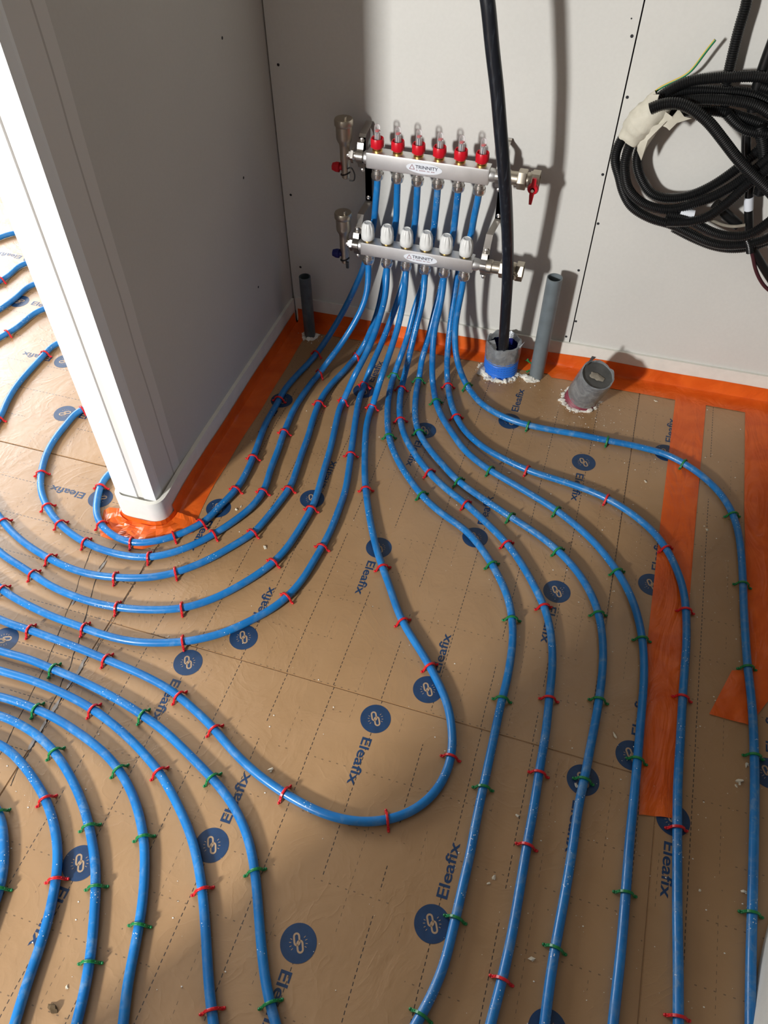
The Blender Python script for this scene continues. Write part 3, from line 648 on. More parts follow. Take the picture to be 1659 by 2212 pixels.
def clip_mesh(name, mat):
    bm = bmesh.new()
    prof = [(-.0185, .0035), (-.0165, .0028), (-.0138, .0046), (-.0118, .0100), (-.0092, .0158), (-.0050, .0190), (0, .0200), (.0050, .0190), (.0092, .0158), (.0118, .0100), (.0138, .0046), (.0165, .0028), (.0185, .0035)]
    rows = []
    for i, (u, z) in enumerate(prof):
        a = prof[max(0, i-1)]; b = prof[min(len(prof)-1, i+1)]; t = Vector((b[0]-a[0], b[1]-a[1])).normalized(); n = Vector((-t.y, t.x))
        h = .0014; w = .0023 if abs(u) < .012 else .0026
        rows.append([bm.verts.new((s*w, u+n.x*d, z+n.y*d)) for s, d in ((-1, -h), (1, -h), (1, h), (-1, h))])
    for a, b in zip(rows, rows[1:]):
        for k in range(4): bm.faces.new((a[k], a[(k+1) % 4], b[(k+1) % 4], b[k]))
    bm.faces.new(rows[0][::-1]); bm.faces.new(rows[-1])
    for s in (-1, 1):
        ball(bm, (0, s*.0185, .0036), .0029, 1); box(bm, -.0011, .0011, s*.0150-.0012, s*.0150+.0012, -.006, .0075)
        box(bm, -.0008, .0008, s*.0112-.0008, s*.0112+.0008, .006, .0165)
    bmesh.ops.recalc_face_normals(bm, faces=bm.faces)
    bmesh.ops.bevel(bm, geom=bm.edges[:], offset=.00035, segments=1, affect='EDGES')
    me = bpy.data.meshes.new(name); bm.to_mesh(me); bm.free(); me.materials.append(mat)
    for p in me.polygons: p.use_smooth = True
    try: me.set_sharp_from_angle(angle=math.radians(45))
    except Exception: pass
    return me
CM_ = {'red': clip_mesh('pipe_clip_red', M['red']), 'green': clip_mesh('pipe_clip_green', M['green'])}
proto = bpy.data.objects.new('pipe_clip', CM_['red'])
FLOORPTS = []
def make_pipe(k, pts, label, mat):
    if pts[-1].y < .40 and k != 26:
        d = (pts[-1]-pts[-2]).normalized(); d.z = 0; d.x *= .35; pts = pts + [pts[-1]+d*.12, pts[-1]+d*.16+Vector((0, -.10, 0))]
    path = smooth_path(pts, 0.007, 16)
    for p in path:
        if p.z < ZP: p.z = ZP
    bm = bmesh.new(); tube(bm, path, PR, 14)
    o = obj('heating_pipe', bm, mat); tag(o, label, 'pipe', 'blue underfloor heating pipes')
    col, cl = CLIPS[k]
    for i, (cx, cy) in enumerate(cl):
        c = F(cx, cy, .014); best = min(range(2, len(path)-2), key=lambda j: (path[j]-c).length if path[j].z < .06 else 9)
        q = path[best]; t = path[best+1]-path[best-1]
        o = proto.copy(); o.data = CM_[col]; C.objects.link(o); o.name = 'pipe_clip'
        o.location = (q.x, q.y, max(0.0, q.z-ZP)); o.rotation_euler = (0, 0, math.atan2(t.y, t.x)+R.uniform(-.10, .10))
        if k <= 12: lab = '%s clip, %s from the manifold, on %s of twelve manifold pipes from left' % (col, ORD[i], ORD[k-1])
        elif k < 26: lab = '%s clip, %s from the left edge, on %s nested pipe at lower left' % (col, ORD[i], SH[k])
        else: lab = '%s green clip on the innermost pipe at the left picture edge' % ('upper' if i == 0 else 'lower')
        tag(o, lab, 'pipe clip', '%s plastic pipe clips' % col)
    FLOORPTS.append([p for p in path if p.z < .02])
for k in range(1, 13):
    kind, h, fl, ext = P[k]; i = (k-1)//2
    flo = FL(fl); yf = flo[0].y
    if kind == 'U':
        st = [Vector((XU[i], YU, 0.520)), Vector((XU[i], YU, 0.500))] + upper_run(i)[1:]
        mid = Vector((XU[i]-.012, 1.752, 0.33)); hp = hang(h, 1.752, yf)
        pts = st + [ (st[-1]+hp[0])/2 ] + hp + flo
    else:
        st = [Vector((XLo[i], YL, 0.300)), Vector((XLo[i], YL, 0.280))]
        pts = st + hang(h, YL, yf)[1:] + flo
    pts += [Vector((x, y, ZP)) for x, y in ext]
    make_pipe(k, pts, PL[k], M['pipe_d'] if k in (7, 9, 8, 11, 12) else M['pipe'])
for k in range(21, 27):
    pts = FL(Q[k])
    if k == 21: pts = [Vector((-1.70, 2.6, ZP)), Vector((-1.72, 2.15, ZP))] + pts[1:]
    make_pipe(k, pts, PL[k], M['pipe_d'] if k >= 24 else M['pipe'])
# loose green clip leaning on the grey pipe
o = proto.copy(); o.data = CM_['green']; C.objects.link(o); o.name = 'pipe_clip'; p = F(1128, 790, .01); o.location = (p.x+.012, p.y, .012); o.rotation_euler = (1.1, .35, .9)
tag(o, 'loose green clip leaning against the grey pipe beside the blue sleeve', 'pipe clip', 'green plastic pipe clips')

# ------------------------------------------------------------------ manifold
mc = Vector((-0.44, 1.79, 0.27))
MF = empty('heating_manifold', mc, 'steel heating manifold with red flow meters and white knobs mounted on the back wall', 'manifold')
def hexrf(a, z): return 1/ max(.5, math.cos(((a+math.pi/6) % (math.pi/3))-math.pi/6))
def header(x0, x1, y, z0, z1, name):
    bm = bmesh.new(); box(bm, x0, x1, y-.017, y+.017, z0, z1, bev=.005)
    zc = (z0+z1)/2
    lathe(bm, [(.0155, 0), (.0150, .012), (.0120, .018), (.0120, .034)], 20, Mt(x1-.002, y, zc) @ RY)
    lathe(bm, [(.0155, 0), (.0150, .008), (.0110, .012), (.0110, .026)], 20, Mt(x0+.002, y, zc) @ Matrix.Rotation(-math.pi/2, 4, 'Y'))
    return obj(name, bm, M['steel'], MF)
UZ0, UZ1, LZ0, LZ1 = .534, .572, .322, .357
hu = header(-.580, -.286, YU, UZ0, UZ1, 'upper_header'); hl = header(-.590, -.299, YL, LZ0, LZ1, 'lower_header')
def outlet(x, y, z):
    bm = bmesh.new()
    lathe(bm, [(.0095, .004), (.0095, -.006), (.0122, -.007), (.0132, -.014)], 24, Mt(x, y, z))
    lathe(bm, [(.0125, -.014), (.0143, -.016), (.0145, -.024), (.0130, -.029), (.0095, -.0315)], 24, Mt(x, y, z), rf=lambda a, zz: 1+(.07*(hexrf(a, 0)-1)/.1547 if zz > -.029 else 0))
    bmesh.ops.recalc_face_normals(bm, faces=bm.faces); obj('outlet_nut', bm, M['nickel'], MF)
for i in range(6):
    outlet(XU[i], YU, UZ0); outlet(XLo[i], YL, LZ0)
    # flow meter
    x, y, z = XU[i], YU, UZ1
    bm = bmesh.new()
    lathe(bm, [(.0112, .006), (.0126, .007), (.0148, .011), (.0157, .019), (.0150, .028), (.0142, .0295), (.0130, .0285), (.0115, .020), (.0080, .014)], 36, Mt(x, y, z), rf=lambda a, zz: 1-(.055 if (zz > .007 and math.cos(a*6) > .90) else 0), cap=False)
    for a in (0.5, 3.6): box(bm, x+.0135*math.cos(a)-.0016, x+.0135*math.cos(a)+.0016, y+.0135*math.sin(a)-.0016, y+.0135*math.sin(a)+.0016, z+.008, z+.015)
    fm = obj('flow_meter', bm, M['redcap'], MF)
    bm = bmesh.new(); lathe(bm, [(.0115, -.001), (.0118, .003), (.0100, .004), (.0100, .0085)], 18, Mt(x, y, z)); obj('brass_base', bm, M['brass'], fm)
    bm = bmesh.new(); lathe(bm, [(.0072, .012), (.0072, .050), (.0066, .056), (.0045, .0595), (.0015, .0605)], 20, Mt(x, y, z)); obj('sight_glass', bm, M['glass'], fm)
    bm = bmesh.new(); lathe(bm, [(.0038, .012), (.0038, .040)], 12, Mt(x, y, z)); obj('float_scale', bm, M['scale'], fm)
    bm = bmesh.new(); box(bm, x-.0012, x+.0012, y-.0042, y-.0036, z+.018, z+.042); obj('scale_marks', bm, M['ink'], fm)
    bm = bmesh.new(); lathe(bm, [(.0050, .044), (.0052, .046)], 14, Mt(x, y, z)); obj('float_disc', bm, M['redcap'], fm)
    # white knob
    x, y, z = XLo[i], YL, LZ1
    bm = bmesh.new()
    lathe(bm, [(.0150, .004), (.0166, .006), (.0170, .017), (.0164, .0185), (.0163, .031), (.0150, .038), (.0122, .0440), (.0104, .0472), (.0082, .0476), (.0076, .0464)], 48, Mt(x, y, z), rf=lambda a, zz: 1-(.105 if (.019 < zz < .045 and math.cos(a*9) > .35) else 0))
    kn = obj('white_knob', bm, M['white'], MF)
    bm = bmesh.new(); lathe(bm, [(.0105, -.001), (.0105, .005)], 18, Mt(x, y, z)); obj('knob_base', bm, M['brass'], kn)
# stickers
def sticker(cx, y, cz):
    bm = bmesh.new(); n = 40
    fr = [bm.verts.new((cx+.043*math.cos(2*math.pi*k/n), y, cz+.0125*math.sin(2*math.pi*k/n))) for k in range(n)]
    bk = [bm.verts.new((v.co.x, y+.0004, v.co.z)) for v in fr]
    bm.faces.new(fr[::-1])
    bm.faces.new(bk)
    for k in range(n): bm.faces.new((fr[k], fr[(k+1) % n], bk[(k+1) % n], bk[k]))
    bmesh.ops.recalc_face_normals(bm, faces=bm.faces); st = obj('oval_sticker', bm, M['sticker'], MF)
    me = text_mesh('TRINNITY', .0108, .00015); me.materials.clear(); me.materials.append(M['ink'])
    xs = [v.co.x for v in me.vertices]; k = .054/(max(xs)-min(xs))
    for v in me.vertices: v.co = Vector(((v.co.x-min(xs))*k, 0, v.co.y))
    o = bpy.data.objects.new('sticker_lettering', me); C.objects.link(o); o.parent = st; o.location = Vector((cx-.021, y-.0003, cz+.0022))-mc; ORG[o.name] = mc
    bm = bmesh.new(); bx = cx-.029; tri = [(bx-.006, -.004), (bx+.006, -.004), (bx, .0065)]
    for i in range(3):
        a, b = Vector((tri[i][0], 0, tri[i][1])), Vector((tri[(i+1) % 3][0], 0, tri[(i+1) % 3][1])); d = (b-a).normalized(); nn = Vector((-d.z, 0, d.x))*.0006
        q = [a-nn, b-nn, b+nn, a+nn]; bm.faces.new([bm.verts.new((v.x, y-.0003, v.z+cz)) for v in q])
    obj('triangle_mark', bm, M['inkred'], st, smooth=False)
    bm = bmesh.new(); xx = cx-.019
    for nlet in (2, 7, 3, 4):
        for j in range(nlet):
            box(bm, xx, xx+.0013, y-.0003, y-.0002, cz-.0062, cz-.0042); xx += .0022
        xx += .0032
    obj('fine_print', bm, M['inkred'], st, smooth=False)
p = V(916, 369, YU-.0172); sticker(p.x, YU-.0175, (UZ0+UZ1)/2); p = V(908, 562, YL-.0172); sticker(p.x, YL-.0175, (LZ0+LZ1)/2)
# air vents on the left ends
def airvent(x, y, zc, cap, strap, s=1.0):
    bm = bmesh.new()
    lathe(bm, [(.0150, 0), (.0150, .006), (.0105, .007), (.0105, .012)], 24, Mt(x+.024, y, zc) @ Matrix.Rotation(-math.pi/2, 4, 'Y'), rf=hexrf)
    lathe(bm, [(.0098, 0), (.0098, .024)], 20, Mt(x+.030, y, zc) @ Matrix.Rotation(-math.pi/2, 4, 'Y'))
    b = obj('vent_connector', bm, M['nickel'], MF)
    bm = bmesh.new()
    lathe(bm, [(.0075, -.058), (.0095, -.056), (.0095, -.046), (.0105, -.045), (.0110, -.020), (.0120, -.012), (.0120, .016), (.0130, .024), (.0182, .034), (.0190, .040), (.0190, .070), (.0182, .0705)], 28, Mt(x, y, zc))
    v = obj('air_vent', bm, M['nickel_m'], MF)
    bm = bmesh.new(); lathe(bm, [(.0208, .066), (.0222, .068), (.0222, .078), (.0205, .0815), (.0050, .083)], 28, Mt(x, y, zc))
    box(bm, x+.006, x+.010, y-.013, y-.006, zc+.081, zc+.090, bev=.0008); obj('vent_cap', bm, M['nickel_m'], v)
    bm = bmesh.new(); lathe(bm, [(.0060, 0), (.0062, .005), (.0118, .007), (.0120, .014), (.0085, .024), (.0045, .025)], 16, Mt(x-.007, y-.004, zc-.032) @ Matrix.Rotation(-math.pi/2, 4, 'Y') , rf=lambda a, z: 1+.05*math.cos(6*a)); obj('drain_cap', bm, cap, v)
    bm = bmesh.new()
    pts = [(x+.0112*math.cos(a), y-.0112*math.sin(a), zc-.046+.004*math.cos(a)) for a in [k*math.pi/8 for k in range(0, 14)]]
    tube(bm, smooth_path(pts, .002, 1), .0017, 8)
    if strap: tube(bm, smooth_path([(x+.008, y-.010, zc-.030), (x+.018, y-.010, zc-.026), (x+.026, y-.010, zc-.040), (x+.024, y-.010, zc-.056), (x+.012, y-.010, zc-.058)], .002, 1), .0017, 8)
    else: box(bm, x+.006, x+.013, y-.013, y-.008, zc-.066, zc-.048, bev=.001)
    obj('rubber_strap', bm, M['black'], v)
zu, zl = (UZ0+UZ1)/2, (LZ0+LZ1)/2
airvent(V(745, 330, YU).x, YU, zu, M['redcap'], True); airvent(V(744, 525, YL).x, YL, zl, M['bluecap'], False)
# right end unions and valves
def valve(x0, y, zc, x1, handle):
    bm = bmesh.new(); B = lambda x: Mt(x, y, zc) @ RY
    lathe(bm, [(.0155, 0), (.0170, .003), (.0170, .014), (.0150, .016), (.0150, .034)], 28, B(x0))
    lathe(bm, [(.0185, .034), (.0195, .036), (.0195, .052), (.0185, .054)], 24, B(x0), rf=hexrf)
    L = x1-x0
    lathe(bm, [(.0165, .054), (.0165, .060), (.0195, .066), (.0195, L-.022), (.0175, L-.018)], 28, B(x0))
    lathe(bm, [(.0195, L-.018), (.0205, L-.016), (.0205, L), (.0150, L), (.0140, L-.012)], 24, B(x0), rf=hexrf)
    xm = x0+.074
    lathe(bm, [(.0085, .010), (.0085, .026), (.006, .027), (.006, .032)], 16, Mt(xm, y, zc) @ RX)
    va = obj('ball_valve', bm, M['nickel_m'], MF)
    if handle:
        bm = bmesh.new(); c = Vector((xm, y-.034, zc))
        lathe(bm, [(.0125, 0), (.0130, .004), (.0105, .009), (.0050, .010)], 20, Mt(xm, y-.026, zc-.004) @ RX)
        pr = [(-.004, .026), (.005, .026), (.006, .006), (.005, -.008), (.002, -.034), (-.004, -.034), (-.006, -.012), (-.005, .006)]
        a = [bm.verts.new((xm+u, y-.036, zc-.004+v)) for u, v in pr]; b = [bm.verts.new((xm+u, y-.030, zc-.004+v)) for u, v in pr]
        bm.faces.new(a[::-1]); bm.faces.new(b)
        for k in range(8): bm.faces.new((a[k], a[(k+1) % 8], b[(k+1) % 8], b[k]))
        bmesh.ops.recalc_face_normals(bm, faces=bm.faces); h = obj('valve_handle', bm, M['redcap'], va)
        bm = bmesh.new(); lathe(bm, [(.0038, 0), (.0038, .003)], 6, Mt(xm, y-.037, zc-.004) @ RX); obj('handle_nut', bm, M['chrome'], h)
valve(-.256, YU, zu, V(1166, 388, YU).x, True); valve(-.268, YL, zl, V(1130, 590, YL).x, False)
# mounting brackets
def bracket(xu, xl_):
    ywl = yw(xu)-.001; w = .0085; bm = bmesh.new()
    def strip(path, ww=w):
        rows = [[bm.verts.new((x-ww, y, z)), bm.verts.new((x+ww, y, z))] for x, y, z in path]
        for a, b in zip(rows, rows[1:]): bm.faces.new((a[0], a[1], b[1], b[0]))
    strip([(xu, ywl-.004, .606), (xu, ywl-.012, .602), (xu, YU+.022, .596), (xu, YU+.016, .590), (xu, YU+.016, .530), (xu, ywl-.020, .512), (xu, ywl-.016, .500), (xu, ywl-.016, .415), (xl_, YL+.040, .400), (xl_, YL+.020, .375), (xl_, YL+.016, .360), (xl_, YL+.016, .310), (xl_, ywl-.010, .290), (xl_, ywl-.008, .270)])
    bmesh.ops.solidify(bm, geom=bm.faces[:], thickness=.0022); bmesh.ops.recalc_face_normals(bm, faces=bm.faces)
    br = obj('mounting_bracket', bm, M['chrome'], MF, smooth=False)
    for xx, yy, zz in ((xu, YU, zu), (xl_, YL, zl)):
        bm = bmesh.new(); rr = .0150; pts = [(xx, yy+(rr*math.cos(a)), zz+rr*math.sin(a)) for a in [math.radians(80+16*k) for k in range(13)]]
        pts = [(xx, yy+.016, zz+.034), (xx, yy+.002, zz+.030), (xx, yy-.002, zz+.018)]+[(xx, yy-rr*math.cos(math.radians(a)), zz+rr*math.sin(math.radians(a))) for a in range(75, -76, -15)]+[(xx, yy-.002, zz-.018), (xx, yy+.002, zz-.028), (xx, yy+.016, zz-.032)]
        rows = [[bm.verts.new((x-.0075, y, z)), bm.verts.new((x+.0075, y, z))] for x, y, z in pts]
        for a, b in zip(rows, rows[1:]): bm.faces.new((a[0], a[1], b[1], b[0]))
        bmesh.ops.solidify(bm, geom=bm.faces[:], thickness=.0018); bmesh.ops.recalc_face_normals(bm, faces=bm.faces)
        for s in (1, -1): lathe(bm, [(.0048, 0), (.0045, .003), (.0025, .0042)], 14, Mt(xx, yy+.012, zz+s*.036-.002) @ RX)
        obj('pipe_clamp', bm, M['chrome'], br)
    for zz in (.505, .425):
        bm = bmesh.new(); lathe(bm, [(.0055, 0), (.0052, .003), (.0028, .0045), (.0012, .0035)], 16, Mt(xu, ywl-.0175, zz) @ RX); obj('bracket_screw', bm, M['chrome'], br)
bracket(-.598, -.606); bracket(-.2655, -.2745)

# ------------------------------------------------------------------ stubs and standing pipes
def pvc(cx, cy, r, h, mat, label, lean=(0, 0)):
    bm = bmesh.new(); top = Vector((cx+lean[0], cy+lean[1], h)); M_ = aim((cx, cy, -.002), top-Vector((cx, cy, 0)))
    lathe(bm, [(r-.0025, .01), (r-.0025, h), (r, h), (r, 0)], 32, M_, cap=False)
    lathe(bm, [(r-.0025, .012), (.0001, .012)], 32, M_, cap=False)
    return tag(obj('grey_drain_pipe', bm, mat), label, 'pipe', 'grey pipe stubs standing from the floor')
b = F(1158, 812); tp = V(1199, 598, b.y+.0)
pvc(b.x, b.y, .0195, tp.z, M['pvc'], 'tall light grey pipe stub standing right of the blue sleeve', (tp.x-b.x, 0))
b = F(670, 725); tp = V(658, 596, b.y)
pvc(b.x, b.y, .0162, tp.z, M['pvc_d'], 'short dark grey pipe stub standing in the left wall corner', (tp.x-b.x, 0))
# blue sleeve with duct tape
sx, sy = F(1077, 818).x-.004, F(1077, 818).y+.040
SL = empty('sleeve_stub', (sx, sy, 0), 'blue ribbed sleeve topped with grey duct tape, the black pipe entering it', 'sleeve')
bm = bmesh.new(); pf = []
for i in range(50): z = i*.00140; pf.append((.0450+.0024*math.cos(z/.0082*2*math.pi), z))
lathe(bm, pf, 40, Mt(sx, sy, 0), cap=False); obj('ribbed_sleeve', bm, M['sleeve'], SL)
hs = V(1078, 735, sy).z
bm = bmesh.new(); lathe(bm, [(.043, .0), (.043, hs-.004)], 32, Mt(sx, sy, 0), cap=False); obj('sleeve_liner', bm, simple('deep blue liner', (.008, .012, .12), .4), SL)
def duct_wrap(bm, Mx, r, z0, z1, inner, seed, jag=.006, flap=True):
    seg = 56; rings = []
    prof = [(r*1.0, z0, 0), (r*1.03, z0+(z1-z0)*.3, 0), (r*1.04, z0+(z1-z0)*.7, 0), (r*1.03, z1, 1), (r*.95, z1+.001, 1), (r*inner, z1-.010, 1)]
    for q, (rr, z, e) in enumerate(prof):
        ring = []
        for k in range(seg):
            a = 2*math.pi*k/seg; d = Vector((math.cos(a), math.sin(a), 0)); nz = noise.noise(Vector((math.cos(a)*2.5, math.sin(a)*2.5, seed+z*50)))
            n2 = noise.noise(Vector((math.cos(a)*6, math.sin(a)*6, seed+q)))
            ring.append(bm.verts.new(Mx @ (d*(rr*(1+.05*nz+.03*n2)) + Vector((0, 0, z+jag*nz*(1 if e else .6)+jag*.4*n2)))))
        rings.append(ring)
    for a, b in zip(rings, rings[1:]):
        for k in range(seg): bm.faces.new((a[k], a[(k+1) % seg], b[(k+1) % seg], b[k]))
bm = bmesh.new(); duct_wrap(bm, Mt(sx, sy, 0), .0465, .046, hs, .80, 4, .009)
w = []
for a, z, r in ((3.5, hs+.002, .043), (4.0, hs-.004, .044), (4.4, hs-.010, .043), (4.2, hs-.004, .030), (3.4, hs+.004, .026)): w.append(bm.verts.new((sx+r*math.cos(a), sy+r*math.sin(a), z)))
bm.faces.new(w)
w = [bm.verts.new((sx+.030, sy-.020, hs-.008)), bm.verts.new((sx+.047, sy-.010, hs+.004)), bm.verts.new((sx+.056, sy-.004, hs+.014)), bm.verts.new((sx+.040, sy-.026, hs-.012))]; bm.faces.new(w)
obj('duct_tape', bm, M['duct'], SL)
# maroon sleeve, tilted, plugged
b0 = F(1252, 864); b0.z = .0; t0 = F(1291, 810, .122)
ax = (t0-b0); L = ax.length; MM = aim(b0, ax)
RS = empty('plugged_sleeve_stub', tuple(b0), 'tilted maroon sleeve stub wrapped in silver duct tape with a dark plug', 'sleeve')
bm = bmesh.new(); pf = []
for i in range(26): z = -.02+i*.0024; pf.append((.0400+.0026*math.cos(z/.0095*2*math.pi), z))
lathe(bm, pf, 36, MM, cap=False); obj('ribbed_sleeve', bm, M['sleeve_r'], RS)
bm = bmesh.new(); duct_wrap(bm, MM, .0425, .030, L, .93, 11, .005)
p_ = [MM @ Vector((-.036, .012, L)), MM @ Vector((-.030, .028, L)), MM @ Vector((-.018, .040, L+.014)), MM @ Vector((-.030, .036, L+.018))]
bm.faces.new([bm.verts.new(v) for v in p_]); obj('duct_tape', bm, M['duct'], RS)
bm = bmesh.new(); lathe(bm, [(.0400, L-.012), (.0395, L-.004), (.0330, L-.006), (.0001, L-.0065)], 32, MM, cap=False); pg = obj('plug', bm, M['plug'], RS)
bm = bmesh.new(); lump(bm, (0, 0, 0), .016, (1.2, .7, .16), 3, .3, 90, 2)
for v in bm.verts: v.co = MM @ (v.co+Vector((.001, -.002, L-.005)))
obj('cement_smear', bm, M['cement'], pg)
# white foam / plaster rings
def collar(cx, cy, r, label, n, sz, seed, arc=(0, 6.28)):
    bm = bmesh.new(); rr = random.Random(seed)
    for i in range(n):
        a = arc[0]+(arc[1]-arc[0])*(i+rr.uniform(.1, .9))/n; s = sz*rr.choice((.45, .6, .8, 1.0, 1.35)); q = r+rr.uniform(-.004, .006)
        chip(bm, (cx+q*math.cos(a), cy+q*math.sin(a), s*.28), s, (rr.uniform(.9, 1.5), rr.uniform(.7, 1.1), rr.uniform(.35, .8)), rr, 16)
    for i in range(18):
        a = arc[0]+(arc[1]-arc[0])*i/17; lump(bm, (cx+r*math.cos(a), cy+r*math.sin(a), .0005), sz*.8, (1.1, 1, .22), 2, .6, 90, i)
    for i in range(n*6):
        a = rr.uniform(*arc); q = r+abs(rr.gauss(0, .010)); s = rr.choice((.0005, .0007, .001, .0018)); lump(bm, (cx+q*math.cos(a), cy+q*math.sin(a), s*.6), s, (1, 1, .7), 1, .3, 300, i)
    return tag(obj('foam_residue', bm, M['pufoam'], None, False), label, 'foam residue', 'white residue round the pipe stubs')
collar(sx, sy, .050, 'lumpy white residue round the foot of the blue sleeve', 11, .011, 1, (3.0, 6.2))
b = F(1158, 812); collar(b.x-.008, b.y, .022, 'white lump and dust at the foot of the tall grey pipe', 4, .013, 5, (3.7, 5.2))
b = F(670, 725); collar(b.x, b.y, .018, 'pale residue round the foot of the short dark pipe in the corner', 8, .007, 8, (2.6, 6.6))
collar(b0.x, b0.y, .044, 'crumbled white residue round the tilted maroon sleeve', 15, .010, 12, (2.2, 6.5))

# black supply pipe
bp = [(1087, 757, 1.712), (1092.6, 666, 1.690), (1096, 610, 1.672), (1097, 541, 1.650), (1094.4, 456, 1.622), (1089, 372, 1.600), (1081.6, 287, 1.588), (1073.5, 190, 1.580), (1063.6, 108, 1.576), (1054, 0, 1.575), (1041, -150, 1.590)]
pts = [V(*q) for q in bp]; pts = [pts[0] + (pts[0]-pts[1]).normalized()*(pts[0].z-.01)] + pts + [Vector((pts[-1].x-.006, 1.615, pts[-1].z+.35)), Vector((pts[-1].x-.010, 1.66, ZC-.002))]
bm = bmesh.new(); tube(bm, smooth_path(pts, .012, 8), .0138, 20); tag(obj('black_supply_pipe', bm, M['pe']), 'thick scuffed black pipe rising in front of the wall out of the blue sleeve', 'pipe')

# ------------------------------------------------------------------ conduit coil on the wall
CO = V(1560, 350, 1.79); CE = empty('conduit_coil', (CO.x, 1.80, V(1600, 535, 1.78).z), 'tangled coil of black corrugated conduit hung on the right of the back wall', 'cable coil')
def conduit(px, y, name='conduit', r=.0108, corr=True, mat='conduit', parent=CE):
    px = list(px)
    if px[-1][0] >= 1690 and name == 'conduit' and px[-1][1] < 600 and px[0][0] < 1600:
        yy0 = px[-1][1]; px += [(1780, yy0+(350-yy0)*.30), (1832, yy0+(350-yy0)*.75), (1845, 350+(yy0-350)*.04)]
    n = len(px); pts = []
    for i, q in enumerate(px):
        yy = y if not callable(y) else y(i/(n-1)); pts.append(V(q[0], q[1], yy))
    if px[0][1] < -200: pts = [Vector((pts[0].x+.03, 1.785, ZC-.005)), Vector((pts[0].x+.012, 1.785, pts[0].z+.5))] + pts
    step = .0021 if corr else .006
    path = smooth_path(pts, step, 30 if corr else 6); bm = bmesh.new()
    tube(bm, path, (lambda i: r*(1.0 if i % 2 == 0 else .87)) if corr else r, 12)
    o = obj(name, bm, M[mat], parent, smooth=True); return o
lin = lambda a, b: (lambda t: a+(b-a)*t)
conduit([(1375, 268), (1352, 288), (1334, 318), (1328.5, 348), (1338, 382), (1346, 414), (1366, 448), (1406, 472), (1450, 485), (1490, 504), (1529, 522), (1568, 530), (1621, 526), (1659, 514), (1710, 480), (1750, 420), (1765, 340), (1740, 260), (1690, 205), (1640, 185)], 1.765)
conduit([(1395, 262), (1368, 300), (1351, 343), (1350, 375), (1358, 409), (1385, 437), (1424, 451), (1463, 451), (1503, 438), (1542, 424), (1581, 403), (1621, 374), (1659, 343), (1700, 300), (1710, 250)], 1.750)
conduit([(1400, 285), (1380, 325), (1376, 356), (1387, 390), (1406, 417), (1437, 428), (1484, 424), (1529, 406), (1568, 382), (1608, 351), (1647, 317), (1690, 270)], 1.772)
conduit([(1440, 480), (1490, 479), (1529, 468), (1555, 450), (1581, 430), (1615, 398), (1650, 372), (1700, 330)], 1.735)
conduit([(1440, 462), (1480, 470), (1505, 484), (1542, 503), (1581, 511), (1621, 506), (1659, 481), (1710, 440)], 1.745)
conduit([(1455, 492), (1500, 515), (1545, 532), (1590, 537), (1640, 528), (1700, 500)], 1.782)
conduit([(1392, 258), (1410, 228), (1427, 208), (1448, 194), (1477, 179), (1516, 171), (1568, 167), (1621, 165), (1659, 168), (1700, 180)], 1.765)
conduit([(1410, 245), (1437, 214), (1463, 200), (1503, 194), (1555, 197), (1608, 200), (1647, 212), (1700, 245), (1730, 300)], 1.775)
conduit([(1415, 245), (1442, 227), (1484, 217), (1529, 214), (1581, 217), (1634, 228), (1690, 260)], 1.752)
conduit([(1405, 235), (1430, 225), (1464, 223), (1495, 236), (1529, 262), (1563, 304), (1589, 338), (1615, 367), (1642, 393), (1668, 419), (1720, 480)], 1.722, r=.0118)
conduit([(1440, 247), (1469, 243), (1516, 238), (1568, 243), (1621, 259), (1659, 275), (1710, 320)], 1.775)
conduit([(1570, 245), (1582, 259), (1608, 280), (1647, 288), (1700, 290)], 1.762)
conduit([(1650, -230), (1635, -100), (1618, -30), (1612, 10), (1597, 60), (1584, 112), (1573.7, 157), (1568, 191), (1566, 230)], 1.786)
conduit([(1790, -230), (1730, -60), (1685, 50), (1659, 118), (1647, 152), (1633, 196), (1625, 240)], 1.782, corr=False)
conduit([(1613, 270), (1611, 322), (1613, 350), (1618, 400)], 1.780, r=.0095, corr=False)
conduit([(1640, 270), (1650, 322), (1651, 375), (1640, 420)], 1.765, r=.0125)
conduit([(1620, 400), (1618, 422), (1617, 453), (1618, 500)], 1.780, r=.0092, corr=False, name='cable')
o = conduit([(1618, 425), (1617, 453)], 1.780, r=.0099, corr=False, mat='sticker', name='cable_marker'); o['label'] = 'white cable marker sleeve'
o = conduit([(1470, 458), (1484, 461), (1500, 463)], 1.748, r=.0090, corr=False, mat='sticker', name='white_cable_tag'); o['label'] = 'small white tag'
conduit([(1545, 440), (1570, 465), (1595, 487)], 1.786, r=.0120, corr=False)
conduit([(1618, 520), (1630, 545), (1645, 570), (1660, 595), (1690, 640)], 1.780, r=.0100, corr=False)
conduit([(1612, 515), (1619, 532), (1620, 545)], 1.760, r=.0085)
o = conduit([(1620, 535), (1626, 552), (1631, 579), (1642, 605), (1659, 626), (1700, 650)], 1.772, r=.0042, corr=False, mat='maroon', name='thin_cable'); o['label'] = 'thin maroon cable'
conduit([(1535, 474), (1560, 486), (1590, 490), (1610, 486)], 1.770, r=.0035, corr=False, mat='cement', name='thin_cable')
o = conduit([(1405, 212), (1411, 200), (1425, 190), (1443, 181), (1474, 167), (1495, 152), (1516, 123), (1532, 102), (1545, 86)], lin(1.775, 1.775), r=.0028, corr=False, mat='earth', name='earth_wire'); o['label'] = 'green and yellow earth wire end'
